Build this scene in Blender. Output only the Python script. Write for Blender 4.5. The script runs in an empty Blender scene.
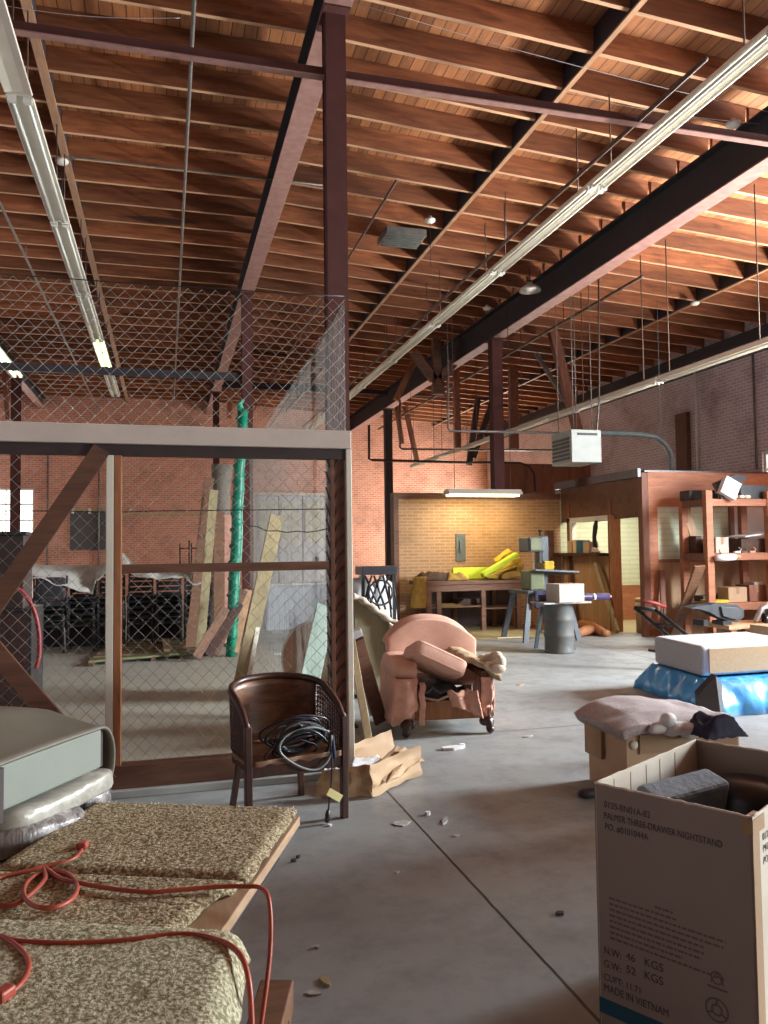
import bpy, bmesh, math, random
from mathutils import Vector, Matrix, noise
random.seed(7)
V = Vector
scene = bpy.context.scene
COL = scene.collection
PI = math.pi

# ---------------------------------------------------------------- camera frame
F = 790.0
EYE = V((0, 0, 1.6))
_Y = V((-218, -40, F)).normalized()
_Z = V((-0.0125, 1, 0)); _Z.z = -(_Y.x * _Z.x + _Y.y * _Z.y) / _Y.z; _Z.normalize()
_X = _Z.cross(_Y)
if _X.x < 0: _X = -_X
RW = Matrix((_X, _Y, _Z))            # camera (right, up, forward) -> world
def _ray(u, v): return RW @ V((u - 384, 512 - v, F))
def onz(u, v, z): d = _ray(u, v); return EYE + d * ((z - EYE.z) / d.z)
def ony(u, v, y): d = _ray(u, v); return EYE + d * (y / d.y)
def onx(u, v, x): d = _ray(u, v); return EYE + d * (x / d.x)

# ---------------------------------------------------------------- materials
M = {}
def _nt(name):
    m = bpy.data.materials.new(name); m.use_nodes = True
    nt = m.node_tree; b = nt.nodes['Principled BSDF']
    M[name] = m
    return m, nt, b
def _coord(nt, scale=(1, 1, 1), kind='Object'):
    tc = nt.nodes.new('ShaderNodeTexCoord'); mp = nt.nodes.new('ShaderNodeMapping')
    mp.inputs['Scale'].default_value = scale
    nt.links.new(tc.outputs[kind], mp.inputs['Vector'])
    return mp.outputs['Vector']
def _noise(nt, vec, scale, detail=4, rough=.6, dist=0):
    n = nt.nodes.new('ShaderNodeTexNoise'); n.inputs['Scale'].default_value = scale
    n.inputs['Detail'].default_value = detail; n.inputs['Roughness'].default_value = rough
    n.inputs['Distortion'].default_value = dist
    nt.links.new(vec, n.inputs['Vector']); return n.outputs['Fac']
def _ramp(nt, fac, stops):
    r = nt.nodes.new('ShaderNodeValToRGB'); e = r.color_ramp.elements
    while len(e) < len(stops): e.new(.5)
    for i, (p, c) in enumerate(stops):
        e[i].position = p; e[i].color = (*c, 1) if len(c) == 3 else c
    nt.links.new(fac, r.inputs['Fac']); return r.outputs['Color']
def _mix(nt, a, b, fac, mode='MIX'):
    m = nt.nodes.new('ShaderNodeMix'); m.data_type = 'RGBA'; m.blend_type = mode
    for sock, val in ((m.inputs[6], a), (m.inputs[7], b)):
        if isinstance(val, tuple): sock.default_value = (*val, 1)
        else: nt.links.new(val, sock)
    if isinstance(fac, (int, float)): m.inputs[0].default_value = fac
    else: nt.links.new(fac, m.inputs[0])
    return m.outputs[2]
def _math(nt, op, a, b=None, clamp=False):
    m = nt.nodes.new('ShaderNodeMath'); m.operation = op; m.use_clamp = clamp
    for i, val in enumerate((a, b)):
        if val is None: continue
        if isinstance(val, (int, float)): m.inputs[i].default_value = val
        else: nt.links.new(val, m.inputs[i])
    return m.outputs[0]
def _bump(nt, b, h, strength=.3, dist=.01):
    n = nt.nodes.new('ShaderNodeBump'); n.inputs['Strength'].default_value = strength
    n.inputs['Distance'].default_value = dist
    nt.links.new(h, n.inputs['Height']); nt.links.new(n.outputs['Normal'], b.inputs['Normal'])
def _rand(nt, col, amt=.35):
    oi = nt.nodes.new('ShaderNodeObjectInfo')
    v = _math(nt, 'ADD', _math(nt, 'MULTIPLY', oi.outputs['Random'], amt), 1 - amt / 2)
    hsv = nt.nodes.new('ShaderNodeHueSaturation'); nt.links.new(col, hsv.inputs['Color'])
    nt.links.new(v, hsv.inputs['Value']); return hsv.outputs['Color']
def plain(name, col, col2=None, scale=6, rough=.6, metal=0, bump=0, bscale=60, spec=.5, coat=0, stretch=(1, 1, 1), rand=0):
    m, nt, b = _nt(name)
    b.inputs['Roughness'].default_value = rough; b.inputs['Metallic'].default_value = metal
    b.inputs['Specular IOR Level'].default_value = spec
    b.inputs['Coat Weight'].default_value = coat
    vec = _coord(nt, stretch)
    c2 = col2 or tuple(x * .72 for x in col)
    c = _ramp(nt, _noise(nt, vec, scale, 5), [(.32, c2), (.68, col)])
    if rand: c = _rand(nt, c, rand)
    nt.links.new(c, b.inputs['Base Color'])
    if bump: _bump(nt, b, _noise(nt, vec, bscale, 3), bump, .01)
    return m
def wood(name, dark, light, axis='X', scale=3.0, rough=.65, rand=.3, knots=True):
    m, nt, b = _nt(name); b.inputs['Roughness'].default_value = rough
    st = {'X': (.12, 1, 1), 'Y': (1, .12, 1), 'Z': (1, 1, .12)}[axis]
    vec = _coord(nt, st)
    oi = nt.nodes.new('ShaderNodeObjectInfo')
    add = nt.nodes.new('ShaderNodeVectorMath'); add.operation = 'ADD'
    cb = nt.nodes.new('ShaderNodeCombineXYZ'); r10 = _math(nt, 'MULTIPLY', oi.outputs['Random'], 37.0)
    for i in range(3): nt.links.new(r10, cb.inputs[i])
    nt.links.new(vec, add.inputs[0]); nt.links.new(cb.outputs[0], add.inputs[1])
    vec = add.outputs[0]
    g = _noise(nt, vec, scale * 9, 5, .65, .6)
    c = _ramp(nt, g, [(.28, dark), (.72, light)])
    big = _noise(nt, vec, scale * 1.3, 3)
    c = _mix(nt, c, tuple(x * .45 for x in dark), _ramp(nt, big, [(.5, (0, 0, 0)), (.8, (.75, .75, .75))]))
    if knots:
        kn = _noise(nt, vec, scale * 2.2, 2, .4)
        c = _mix(nt, c, tuple(x * .2 for x in dark), _ramp(nt, kn, [(.69, (0, 0, 0)), (.74, (.8, .8, .8))]))
    c = _rand(nt, c, rand)
    nt.links.new(c, b.inputs['Base Color']); _bump(nt, b, g, .15, .004)
    return m
def brick(name, plane, c1, c2, mortar, bw=.21, rh=.075, stain=(.12, .07, .06), rough=.85, ms=.012):
    m, nt, b = _nt(name); b.inputs['Roughness'].default_value = rough
    b.inputs['Specular IOR Level'].default_value = .2
    tc = nt.nodes.new('ShaderNodeTexCoord'); sp = nt.nodes.new('ShaderNodeSeparateXYZ')
    nt.links.new(tc.outputs['Object'], sp.inputs[0])
    cb = nt.nodes.new('ShaderNodeCombineXYZ')
    nt.links.new(sp.outputs[0 if plane == 'XZ' else 1], cb.inputs[0]); nt.links.new(sp.outputs[2], cb.inputs[1])
    t = nt.nodes.new('ShaderNodeTexBrick'); nt.links.new(cb.outputs[0], t.inputs['Vector'])
    t.inputs['Scale'].default_value = 1; t.inputs['Brick Width'].default_value = bw; t.inputs['Row Height'].default_value = rh
    t.inputs['Mortar Size'].default_value = ms; t.inputs['Mortar Smooth'].default_value = .2; t.inputs['Bias'].default_value = 0
    t.inputs['Color1'].default_value = (*c1, 1); t.inputs['Color2'].default_value = (*c2, 1); t.inputs['Mortar'].default_value = (*mortar, 1)
    n = _noise(nt, cb.outputs[0], .9, 5, .65)
    c = _mix(nt, t.outputs['Color'], stain, _ramp(nt, n, [(.48, (0, 0, 0)), (.75, (.6, .6, .6))]))
    n2 = _noise(nt, cb.outputs[0], 2.3, 6, .75)
    c = _mix(nt, c, mortar, _ramp(nt, n2, [(.58, (0, 0, 0)), (.8, (.55, .55, .55))]))
    nt.links.new(c, b.inputs['Base Color']); _bump(nt, b, t.outputs['Fac'], -.4, .01)
    return m
def glow(name, col, strength):
    m, nt, b = _nt(name); b.inputs['Base Color'].default_value = (*col, 1)
    b.inputs['Emission Color'].default_value = (*col, 1); b.inputs['Emission Strength'].default_value = strength
    return m

# ---------------------------------------------------------------- mesh builder
class MB:
    def __init__(s): s.v = []; s.f = []; s.sm = []
    def add(s, vs, fs, smooth=False):
        n = len(s.v); s.v += [V(v) for v in vs]
        for f in fs: s.f.append([i + n for i in f]); s.sm.append(smooth)
        return s
    def box(s, a, b):
        x0, y0, z0 = a; x1, y1, z1 = b
        return s.add([(x0, y0, z0), (x1, y0, z0), (x1, y1, z0), (x0, y1, z0), (x0, y0, z1), (x1, y0, z1), (x1, y1, z1), (x0, y1, z1)],
                     [(0, 3, 2, 1), (4, 5, 6, 7), (0, 1, 5, 4), (1, 2, 6, 5), (2, 3, 7, 6), (3, 0, 4, 7)])
    def cbox(s, c, d, rot=None):
        c = V(c); h = V(d) / 2
        vs = [V((x * h.x, y * h.y, z * h.z)) for z in (-1, 1) for x, y in ((-1, -1), (1, -1), (1, 1), (-1, 1))]
        if rot is not None:
            R = rot if isinstance(rot, Matrix) else Matrix.Rotation(rot, 3, 'Z')
            vs = [R @ v for v in vs]
        return s.add([c + v for v in vs], [(0, 3, 2, 1), (4, 5, 6, 7), (0, 1, 5, 4), (1, 2, 6, 5), (2, 3, 7, 6), (3, 0, 4, 7)])
    def bar(s, p, q, w, t, up=(0, 0, 1)):
        """rectangular bar from p to q: w across, t along 'up'"""
        p, q = V(p), V(q); d = (q - p).normalized(); u = V(up)
        if abs(d.dot(u)) > .98: u = V((0, 1, 0))
        a = d.cross(u).normalized(); u = a.cross(d).normalized()
        a *= w / 2; u *= t / 2
        return s.add([p - a - u, p + a - u, p + a + u, p - a + u, q - a - u, q + a - u, q + a + u, q - a + u],
                     [(0, 1, 2, 3), (7, 6, 5, 4), (0, 4, 5, 1), (1, 5, 6, 2), (2, 6, 7, 3), (3, 7, 4, 0)])
    def tube(s, pts, r, n=8, closed=False):
        pts = [V(p) for p in pts]; m = len(pts)
        rr = r if isinstance(r, (list, tuple)) else [r] * m
        vs = []; prev = None
        for i, p in enumerate(pts):
            if closed: d = pts[(i + 1) % m] - pts[i - 1]
            else: d = pts[min(i + 1, m - 1)] - pts[max(i - 1, 0)]
            d = d.normalized() if d.length > 1e-9 else V((0, 0, 1))
            if prev is None:
                a = d.cross(V((0, 0, 1)))
                if a.length < .05: a = d.cross(V((1, 0, 0)))
            else: a = prev - d * prev.dot(d)
            a.normalize(); prev = a; b = d.cross(a)
            vs += [p + (a * math.cos(2 * PI * k / n) + b * math.sin(2 * PI * k / n)) * rr[i] for k in range(n)]
        fs = []
        for i in range(m if closed else m - 1):
            j = (i + 1) % m
            for k in range(n): fs.append((i * n + k, i * n + (k + 1) % n, j * n + (k + 1) % n, j * n + k))
        if not closed: fs += [tuple(range(n))[::-1], tuple((m - 1) * n + k for k in range(n))]
        return s.add(vs, fs, True)
    def lathe(s, c, prof, n=24, axis=None):
        c = V(c); vs = []
        R = axis or Matrix.Identity(3)
        for r, z in prof: vs += [c + R @ V((r * math.cos(2 * PI * k / n), r * math.sin(2 * PI * k / n), z)) for k in range(n)]
        fs = []
        for i in range(len(prof) - 1):
            for k in range(n): fs.append((i * n + k, i * n + (k + 1) % n, (i + 1) * n + (k + 1) % n, (i + 1) * n + k))
        if prof[0][0] > 1e-5: fs.append(tuple(range(n))[::-1])
        if prof[-1][0] > 1e-5: fs.append(tuple((len(prof) - 1) * n + k for k in range(n)))
        return s.add(vs, fs, True)
    def prism(s, poly, vec, smooth=False):
        """polygon (list of points) pushed along vec"""
        poly = [V(p) for p in poly]; vec = V(vec); n = len(poly)
        s.add(poly + [p + vec for p in poly], [tuple(range(n))[::-1], tuple(range(n, 2 * n))])
        k = len(s.v) - 2 * n
        for i in range(n):
            j = (i + 1) % n; s.f.append([k + i, k + j, k + n + j, k + n + i]); s.sm.append(smooth)
        return s
    def sheet(s, fn, nu, nv, thick=0.0, smooth=True):
        """fn(u,v)->point, u,v in 0..1; thick makes it a closed slab along its normals"""
        P = [[V(fn(i / nu, j / nv)) for j in range(nv + 1)] for i in range(nu + 1)]
        W = nv + 1
        vs = [p for row in P for p in row]
        fs = [(i * W + j, (i + 1) * W + j, (i + 1) * W + j + 1, i * W + j + 1) for i in range(nu) for j in range(nv)]
        if not thick: return s.add(vs, fs, smooth)
        N = []
        for i in range(nu + 1):
            for j in range(nv + 1):
                a = P[min(i + 1, nu)][j] - P[max(i - 1, 0)][j]; b = P[i][min(j + 1, nv)] - P[i][max(j - 1, 0)]
                n = a.cross(b); N.append(n.normalized() if n.length > 1e-12 else V((0, 0, 1)))
        T = len(vs)
        vs2 = [v - n * thick for v, n in zip(vs, N)]
        fs2 = [tuple(i + T for i in f[::-1]) for f in fs]
        edge = [i * W for i in range(nu + 1)] + [nu * W + j for j in range(1, W)] + [i * W + nv for i in range(nu - 1, -1, -1)] + [j for j in range(nv - 1, 0, -1)]
        side = [(edge[(k + 1) % len(edge)], edge[k], edge[k] + T, edge[(k + 1) % len(edge)] + T) for k in range(len(edge))]
        return s.add(vs + vs2, fs + fs2 + side, smooth)
    def pillow(s, c, d, R=None, e=.35, n=20, bulge=0.0, wob=0.0, seed=0, ez=None):
        """rounded box / cushion: superellipsoid of size d"""
        c = V(c); h = V(d) / 2; ez = ez or e; vs = []; fs = []
        sg = lambda x, p: math.copysign(abs(x) ** p, x)
        m = n // 2
        for i in range(m + 1):
            th = -PI / 2 + PI * i / m
            for k in range(n * 2):
                ph = 2 * PI * k / (n * 2)
                cz = sg(math.cos(th), ez)
                p = V((cz * sg(math.cos(ph), e), cz * sg(math.sin(ph), e), sg(math.sin(th), ez)))
                if bulge: p.z *= 1 + bulge * (1 - p.x * p.x) * (1 - p.y * p.y)
                p = V((p.x * h.x, p.y * h.y, p.z * h.z))
                if wob:
                    q = p * 7 + V((seed * 3.1, seed, 0)); p += V((noise.noise(q), noise.noise(q + V((9, 0, 0))), noise.noise(q + V((0, 9, 0))))) * wob
                vs.append(c + ((R @ p) if R else p))
        w = n * 2
        for i in range(m):
            for k in range(w): fs.append((i * w + k, i * w + (k + 1) % w, (i + 1) * w + (k + 1) % w, (i + 1) * w + k))
        return s.add(vs, fs, True)
    def xf(s, mat):
        s.v = [mat @ v for v in s.v]; return s
    def build(s, name, mat, parent=None, bevel=0, sub=0, world=True, seg=2):
        me = bpy.data.meshes.new(name)
        vs = s.v
        if parent is not None and world:
            inv = ROOT.get(parent.name, Matrix.Identity(4)).inverted(); vs = [inv @ v for v in vs]
        me.from_pydata([tuple(v) for v in vs], [], s.f)
        bm = bmesh.new(); bm.from_mesh(me)
        bmesh.ops.remove_doubles(bm, verts=bm.verts, dist=1e-6)
        bmesh.ops.recalc_face_normals(bm, faces=bm.faces)
        if len(bm.faces) == len(s.sm):
            pass
        bm.to_mesh(me); bm.free()
        if len(me.polygons) == len(s.sm):
            me.polygons.foreach_set('use_smooth', s.sm)
        elif s.sm and all(s.sm): me.polygons.foreach_set('use_smooth', [True] * len(me.polygons))
        me.materials.append(M[mat] if isinstance(mat, str) else mat)
        o = bpy.data.objects.new(name, me); COL.objects.link(o)
        if parent is not None:
            o.parent = parent; ROOT[o.name] = ROOT.get(parent.name, Matrix.Identity(4))
        if bevel:
            md = o.modifiers.new('bevel', 'BEVEL'); md.width = bevel; md.segments = seg; md.limit_method = 'ANGLE'; md.angle_limit = math.radians(40)
        if sub:
            md = o.modifiers.new('subdivision', 'SUBSURF'); md.levels = sub; md.render_levels = sub
        return o
ROOT = {}
def tag(o, label, cat, group=None, kind=None):
    o['label'] = label; o['category'] = cat
    if group: o['group'] = group
    if kind: o['kind'] = kind
    return o
def thing(name, label, cat, loc=(0, 0, 0), rz=0, group=None, rot=None):
    o = bpy.data.objects.new(name, None); o.empty_display_size = .1; COL.objects.link(o)
    o.location = loc
    if rot is not None: o.rotation_euler = rot.to_euler()
    else: o.rotation_euler = (0, 0, rz)
    ROOT[o.name] = Matrix.Translation(V(loc)) @ (rot.to_4x4() if rot is not None else Matrix.Rotation(rz, 4, 'Z'))
    return tag(o, label, cat, group)
def dup(o, loc=None, rz=None, label=None, parent=None):
    """copy a thing with its parts and sub-parts"""
    c = o.copy(); COL.objects.link(c)
    if parent is not None: c.parent = parent
    if loc is not None: c.location = loc
    if rz is not None: c.rotation_euler = (0, 0, rz)
    if label: c['label'] = label
    for ch in list(o.children): dup(ch, parent=c)
    return c
def struct(o, label=None, cat=None, group=None):
    o['kind'] = 'structure'
    if label: o['label'] = label
    if cat: o['category'] = cat
    if group: o['group'] = group
    return o
def lerp(a, b, t): return V(a) * (1 - t) + V(b) * t
def smooth_path(pts, n=6):
    pts = [V(p) for p in pts]; out = []
    for i in range(len(pts) - 1):
        p0 = pts[max(i - 1, 0)]; p1 = pts[i]; p2 = pts[i + 1]; p3 = pts[min(i + 2, len(pts) - 1)]
        for k in range(n):
            t = k / n
            out.append(.5 * ((2 * p1) + (p2 - p0) * t + (2 * p0 - 5 * p1 + 4 * p2 - p3) * t * t + (3 * p1 - p0 - 3 * p2 + p3) * t ** 3))
    return out + [pts[-1]]
def nz(x, y=0, z=0): return noise.noise(V((x, y, z)))
def frame(d, up=(0, 0, 1)):
    """matrix whose x axis is d and z axis near up"""
    x = V(d).normalized(); u = V(up); y = u.cross(x).normalized(); z = x.cross(y)
    return Matrix((x, y, z)).transposed()

# ---------------------------------------------------------------- camera object
cam = bpy.data.cameras.new('camera'); cam.sensor_fit = 'VERTICAL'; cam.sensor_height = 36; cam.lens = F / 1024 * 36
cam.clip_end = 200; cam.clip_start = .05
cob = bpy.data.objects.new('camera', cam); COL.objects.link(cob)
r_, u_, f_ = (V((RW[0][i], RW[1][i], RW[2][i])) for i in range(3))
cm = Matrix((r_, u_, -f_)).transposed().to_4x4(); cm.translation = EYE
cob.matrix_world = cm
scene.camera = cob
# ---------------------------------------------------------------- materials used
wood('joist_wood', (.12, .036, .014), (.36, .125, .048), 'X', 1.6, rand=.7)
wood('joist_lit_edge', (.42, .23, .12), (.64, .4, .24), 'X', 1.6, rand=.3, knots=False)  # paler undersides: light from below painted into the joist colour
wood('brown_edge', (.3, .16, .085), (.45, .26, .15), 'Y', 2, rand=.1)
wood('deck_wood', (.3, .105, .035), (.52, .22, .085), 'Y', 2.5, rand=0)
nt = M['deck_wood'].node_tree; b = nt.nodes['Principled BSDF']
src = b.inputs['Base Color'].links[0].from_socket
sp = nt.nodes.new('ShaderNodeSeparateXYZ'); tc = nt.nodes.new('ShaderNodeTexCoord'); nt.links.new(tc.outputs['Object'], sp.inputs[0])
pl = _math(nt, 'FRACT', _math(nt, 'DIVIDE', sp.outputs[0], .137))
gap = _math(nt, 'LESS_THAN', pl, .07)
wn = nt.nodes.new('ShaderNodeTexWhiteNoise'); wn.noise_dimensions = '1D'
nt.links.new(_math(nt, 'FLOOR', _math(nt, 'DIVIDE', sp.outputs[0], .137)), wn.inputs['W'])
c = _mix(nt, src, (.1, .035, .018), _math(nt, 'MULTIPLY', wn.outputs['Value'], .6))
nt.links.new(_mix(nt, c, (.03, .012, .006), gap), b.inputs['Base Color'])
wood('orange_wood', (.26, .1, .035), (.5, .21, .09), 'Z', 3, rand=.2, knots=False)
wood('shelf_wood', (.3, .1, .042), (.47, .19, .09), 'X', 3, rand=.2, knots=False)
wood('panel_wood', (.36, .2, .1), (.5, .3, .16), 'Z', 2, rand=.15, knots=False)
wood('brown_timber', (.1, .042, .024), (.2, .09, .05), 'X', 3, rand=.3, knots=False)
wood('red_timber', (.16, .055, .03), (.3, .12, .07), 'Z', 3, rand=.3, knots=False)
wood('pale_wood', (.5, .36, .2), (.68, .52, .32), 'Z', 3, rand=.2, knots=False)
wood('weathered_plank', (.3, .24, .12), (.45, .37, .2), 'Z', 3, rand=.2)
wood('dark_wood', (.03, .012, .008), (.075, .03, .02), 'Z', 3, rough=.35, rand=.2, knots=False)
wood('chair_panel', (.05, .02, .009), (.3, .13, .055), 'X', 2.6, rough=.4, rand=.1)
wood('bench_wood', (.14, .065, .035), (.26, .13, .07), 'X', 3, rand=.2, knots=False)
brick('brick_back', 'XZ', (.5, .18, .11), (.62, .26, .16), (.6, .42, .32))
brick('brick_right', 'YZ', (.52, .38, .4), (.6, .47, .49), (.7, .66, .7))  # pale bluish tint carries the haze over this wall
brick('brick_partition', 'XZ', (.36, .2, .1), (.43, .26, .14), (.47, .32, .19), .23, .066, stain=(.16, .09, .05))
brick('block_pale', 'XZ', (.55, .58, .4), (.6, .62, .44), (.48, .5, .36), .4, .1, stain=(.5, .52, .4))
plain('steel_brown', (.1, .036, .03), (.075, .026, .023), 5, .75, spec=.25)
plain('steel_dark', (.036, .03, .036), (.026, .022, .027), 4, .6)
plain('mesh_grey', (.2, .175, .135), (.13, .11, .085), 40, .8)
wood('ply_edge', (.34, .21, .12), (.5, .34, .21), 'Y', 3, rand=.1, knots=False)
plain('flange_pink', (.34, .19, .16), (.24, .12, .1), 9, .6)
plain('header_grey', (.62, .54, .47), (.54, .47, .41), 4, .6)
plain('strip_white', (.74, .71, .6), (.68, .65, .54), 4, .5)
plain('white_paint', (.72, .70, .63), (.6, .58, .52), 4, .5)
plain('grey_pipe', (.2, .19, .17), (.13, .12, .11), 8, .45, .4)
plain('rust_pipe', (.13, .075, .05), (.08, .045, .03), 8, .6)
plain('blue_grey_pipe', (.2, .27, .28), (.14, .2, .21), 6, .5)
plain('heater_grey', (.34, .36, .32), (.29, .31, .275), 5, .5)
plain('heater_dark', (.08, .07, .06), (.05, .045, .04), 5, .5)
plain('wire_steel', (.36, .34, .3), (.25, .24, .21), 20, .45, .6)
plain('return_wire', (.22, .21, .18), (.16, .15, .13), 20, .6)
plain('black_metal', (.012, .012, .014), (.02, .02, .022), 20, .4)
plain('black_plastic', (.016, .018, .022), (.03, .032, .038), 8, .35)
plain('grey_board', (.09, .09, .088), (.075, .075, .072), 3, .7)
plain('pale_tarp', (.55, .53, .48), (.4, .38, .34), 3, .6, bump=.5, bscale=9)
plain('door_white', (.5, .55, .6), (.42, .47, .52), 3, .6)
plain('door_glass_pale', (.55, .58, .5), (.4, .42, .36), 4, .5)
plain('green_mesh', (.0, .25, .14), (.0, .13, .075), 14, .45)
plain('mint_paint', (.42, .55, .46), (.36, .48, .4), 5, .6)
plain('yellow_foam', (.62, .42, .03), (.42, .26, .02), 8, .8, bump=.3, bscale=30)
plain('lime_foam', (.52, .66, .03), (.45, .58, .03), 6, .8)
plain('mustard_cloth', (.42, .27, .05), (.28, .16, .03), 10, .8, bump=.3, bscale=20)
plain('dark_cloth', (.09, .045, .025), (.05, .025, .015), 10, .8)
plain('machine_grey', (.1, .12, .11), (.07, .085, .08), 5, .45)
plain('machine_green', (.15, .165, .07), (.11, .125, .055), 5, .5)
plain('machine_blue', (.085, .105, .12), (.06, .075, .09), 5, .4)
plain('black_machine', (.02, .022, .028), (.035, .036, .04), 6, .7)
plain('navy_cloth', (.018, .02, .06), (.01, .012, .03), 8, .8)
plain('drum_paint', (.075, .092, .092), (.1, .085, .07), 5, .6)
plain('purple_roll', (.045, .025, .09), (.03, .018, .06), 8, .5)
plain('cardboard', (.46, .31, .19), (.4, .265, .16), 3, .8)
plain('cardboard_box', (.33, .28, .245), (.3, .25, .215), 2.5, .8)
plain('cardboard_pale', (.72, .66, .56), (.62, .56, .46), 4, .8)  # light on the big carton's faces painted in; also bare torn edges
plain('carton_white', (.46, .4, .33), (.4, .34, .28), 4, .8)
plain('kraft_paper', (.44, .29, .16), (.36, .23, .12), 4, .75, bump=.3, bscale=9)
plain('kraft_inside', (.34, .22, .13), (.28, .18, .1), 4, .8)
plain('white_paper', (.75, .75, .74), (.6, .6, .6), 6, .7)
plain('particle_board', (.52, .36, .19), (.44, .3, .155), 40, .8)
plain('styrofoam', (.4, .42, .45), (.33, .35, .38), 50, .8, bump=.5, bscale=120)
plain('speckled_foam', (.44, .38, .37), (.3, .26, .255), 60, .9, bump=.6, bscale=140)
plain('blue_tarp', (.08, .42, .88), (.04, .28, .7), 5, .25, bump=.35, bscale=12, coat=.4)
plain('dark_card', (.035, .04, .045), (.05, .055, .06), 8, .7)
plain('slate_foam', (.24, .29, .34), (.16, .2, .245), 9, .8, bump=.5, bscale=40)
plain('foam_face', (.23, .255, .22), (.205, .225, .195), 4, .75)
plain('taupe_vinyl', (.16, .143, .11), (.12, .107, .082), 3, .5, bump=.15, bscale=6)
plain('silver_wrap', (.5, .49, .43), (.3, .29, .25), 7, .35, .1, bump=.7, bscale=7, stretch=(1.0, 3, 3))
plain('zebra_wrap', (.5, .48, .47), (.06, .05, .05), 9, .3, .05, bump=.9, bscale=12, stretch=(3.5, 2, .6))  # plastic glints painted into the colour as pale bands
plain('lining_dark', (.05, .03, .028), (.03, .018, .016), 8, .6)
plain('table_grey', (.42, .44, .42), (.38, .4, .38), 3, .45)
plain('pink_fabric', (.66, .39, .29), (.58, .33, .24), 7, .85, bump=.25, bscale=70)
plain('pink_torn', (.66, .36, .27), (.45, .23, .16), 9, .9, bump=.3, bscale=40)
plain('tan_burlap', (.46, .33, .2), (.36, .25, .15), 8, .9, bump=.4, bscale=50)
plain('cream_padding', (.68, .58, .46), (.5, .41, .31), 12, .9, bump=.7, bscale=40)
plain('slate_cloth', (.07, .085, .1), (.04, .05, .06), 8, .8)
plain('olive_fabric', (.3, .26, .155), (.22, .19, .11), 4, .85, stretch=(6, 1, 1), bump=.2, bscale=40)
plain('cream_edge', (.5, .42, .32), (.38, .31, .23), 8, .8)
plain('green_gilt', (.2, .19, .08), (.1, .09, .04), 20, .5)
plain('red_hose', (.3, .03, .03), (.2, .02, .02), 5, .5)
plain('orange_cord', (.45, .09, .055), (.36, .065, .04), 5, .4)
plain('black_cable', (.012, .014, .02), (.02, .025, .035), 5, .35)
plain('grey_cable', (.22, .25, .26), (.16, .18, .19), 5, .4)
plain('tag_yellow', (.75, .68, .32), (.7, .62, .28), 5, .6)
plain('ink', (.08, .07, .075), (.06, .055, .06), 5, .8)
plain('ink_soft', (.17, .14, .125), (.14, .115, .1), 5, .8)
plain('teal_print', (.012, .1, .16), (.01, .08, .13), 5, .7)
plain('saw_dust', (.5, .36, .15), (.36, .26, .1), 9, .9)
plain('debris_grey', (.45, .43, .4), (.3, .29, .27), 20, .8)
plain('aluminium', (.6, .62, .64), (.5, .52, .54), 10, .35, .5)
plain('lamp_enamel', (.75, .75, .68), (.65, .65, .58), 4, .35)
glow('tube_lit', (.8, 1.0, .5), 9.0)
glow('tube_warm', (1.0, .85, .5), 7.0)
plain('mesh_panel', (.09, .035, .025), (.015, .012, .012), 55, .6)
glow('tube_off', (.9, .9, .85), .0)
glow('daylight_pane', (1.0, .97, .9), 3.2)
# carpet: tufts, with the shade between them painted as darker gaps
for nm, c0, c1, c2, sc, bs in (('carpet_tan', (.16, .11, .055), (.72, .6, .38), (.92, .85, .64), 105, 1.0), ('carpet_pale', (.22, .19, .1), (.72, .68, .47), (.85, .82, .64), 90, .8)):
    m, nt, b = _nt(nm); b.inputs['Roughness'].default_value = 1; b.inputs['Specular IOR Level'].default_value = .05
    vec = _coord(nt)
    vo = nt.nodes.new('ShaderNodeTexVoronoi'); vo.inputs['Scale'].default_value = sc; nt.links.new(vec, vo.inputs['Vector'])
    n1 = _noise(nt, vec, 130, 4, .7); n2 = _noise(nt, vec, 4, 3)
    h = _math(nt, 'ADD', _math(nt, 'MULTIPLY', n1, .75), _math(nt, 'MULTIPLY', _math(nt, 'SUBTRACT', 1.0, vo.outputs['Distance']), .3))
    c = _ramp(nt, h, [(.45, c0), (.56, c1), (.68, c2)])
    c = _mix(nt, c, tuple(x * .8 for x in c1), _math(nt, 'MULTIPLY', n2, .6))
    nt.links.new(c, b.inputs['Base Color']); _bump(nt, b, h, bs, .02)
# concrete floor with stained patches and dirt filled joints
m, nt, b = _nt('concrete'); vec = _coord(nt)
n1 = _noise(nt, vec, .55, 6, .6); n2 = _noise(nt, vec, 3.2, 8, .7); n3 = _noise(nt, vec, 40, 4, .7)
c = _ramp(nt, n1, [(.35, (.225, .235, .23)), (.65, (.305, .325, .325))])
c = _mix(nt, c, (.15, .155, .15), _ramp(nt, n2, [(.46, (0, 0, 0)), (.72, (.75, .75, .75))]))
c = _mix(nt, c, (.42, .43, .43), _ramp(nt, n3, [(.6, (0, 0, 0)), (.8, (.25, .25, .25))]))
sp = nt.nodes.new('ShaderNodeSeparateXYZ'); nt.links.new(vec, sp.inputs[0])
wob = _math(nt, 'MULTIPLY', _math(nt, 'SUBTRACT', _noise(nt, vec, 6, 3), .5), .012)
def line(axis, pos, w):
    d = _math(nt, 'ABSOLUTE', _math(nt, 'ADD', _math(nt, 'SUBTRACT', sp.outputs[axis], pos), wob))
    return _math(nt, 'LESS_THAN', d, w)
L = line(0, 1.41, .007)
for ax, p, w in ((1, 6.46, .007), (0, 6.66, .010)): L = _math(nt, 'MAXIMUM', L, line(ax, p, w))
c = _mix(nt, c, (.025, .024, .024), L)
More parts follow.
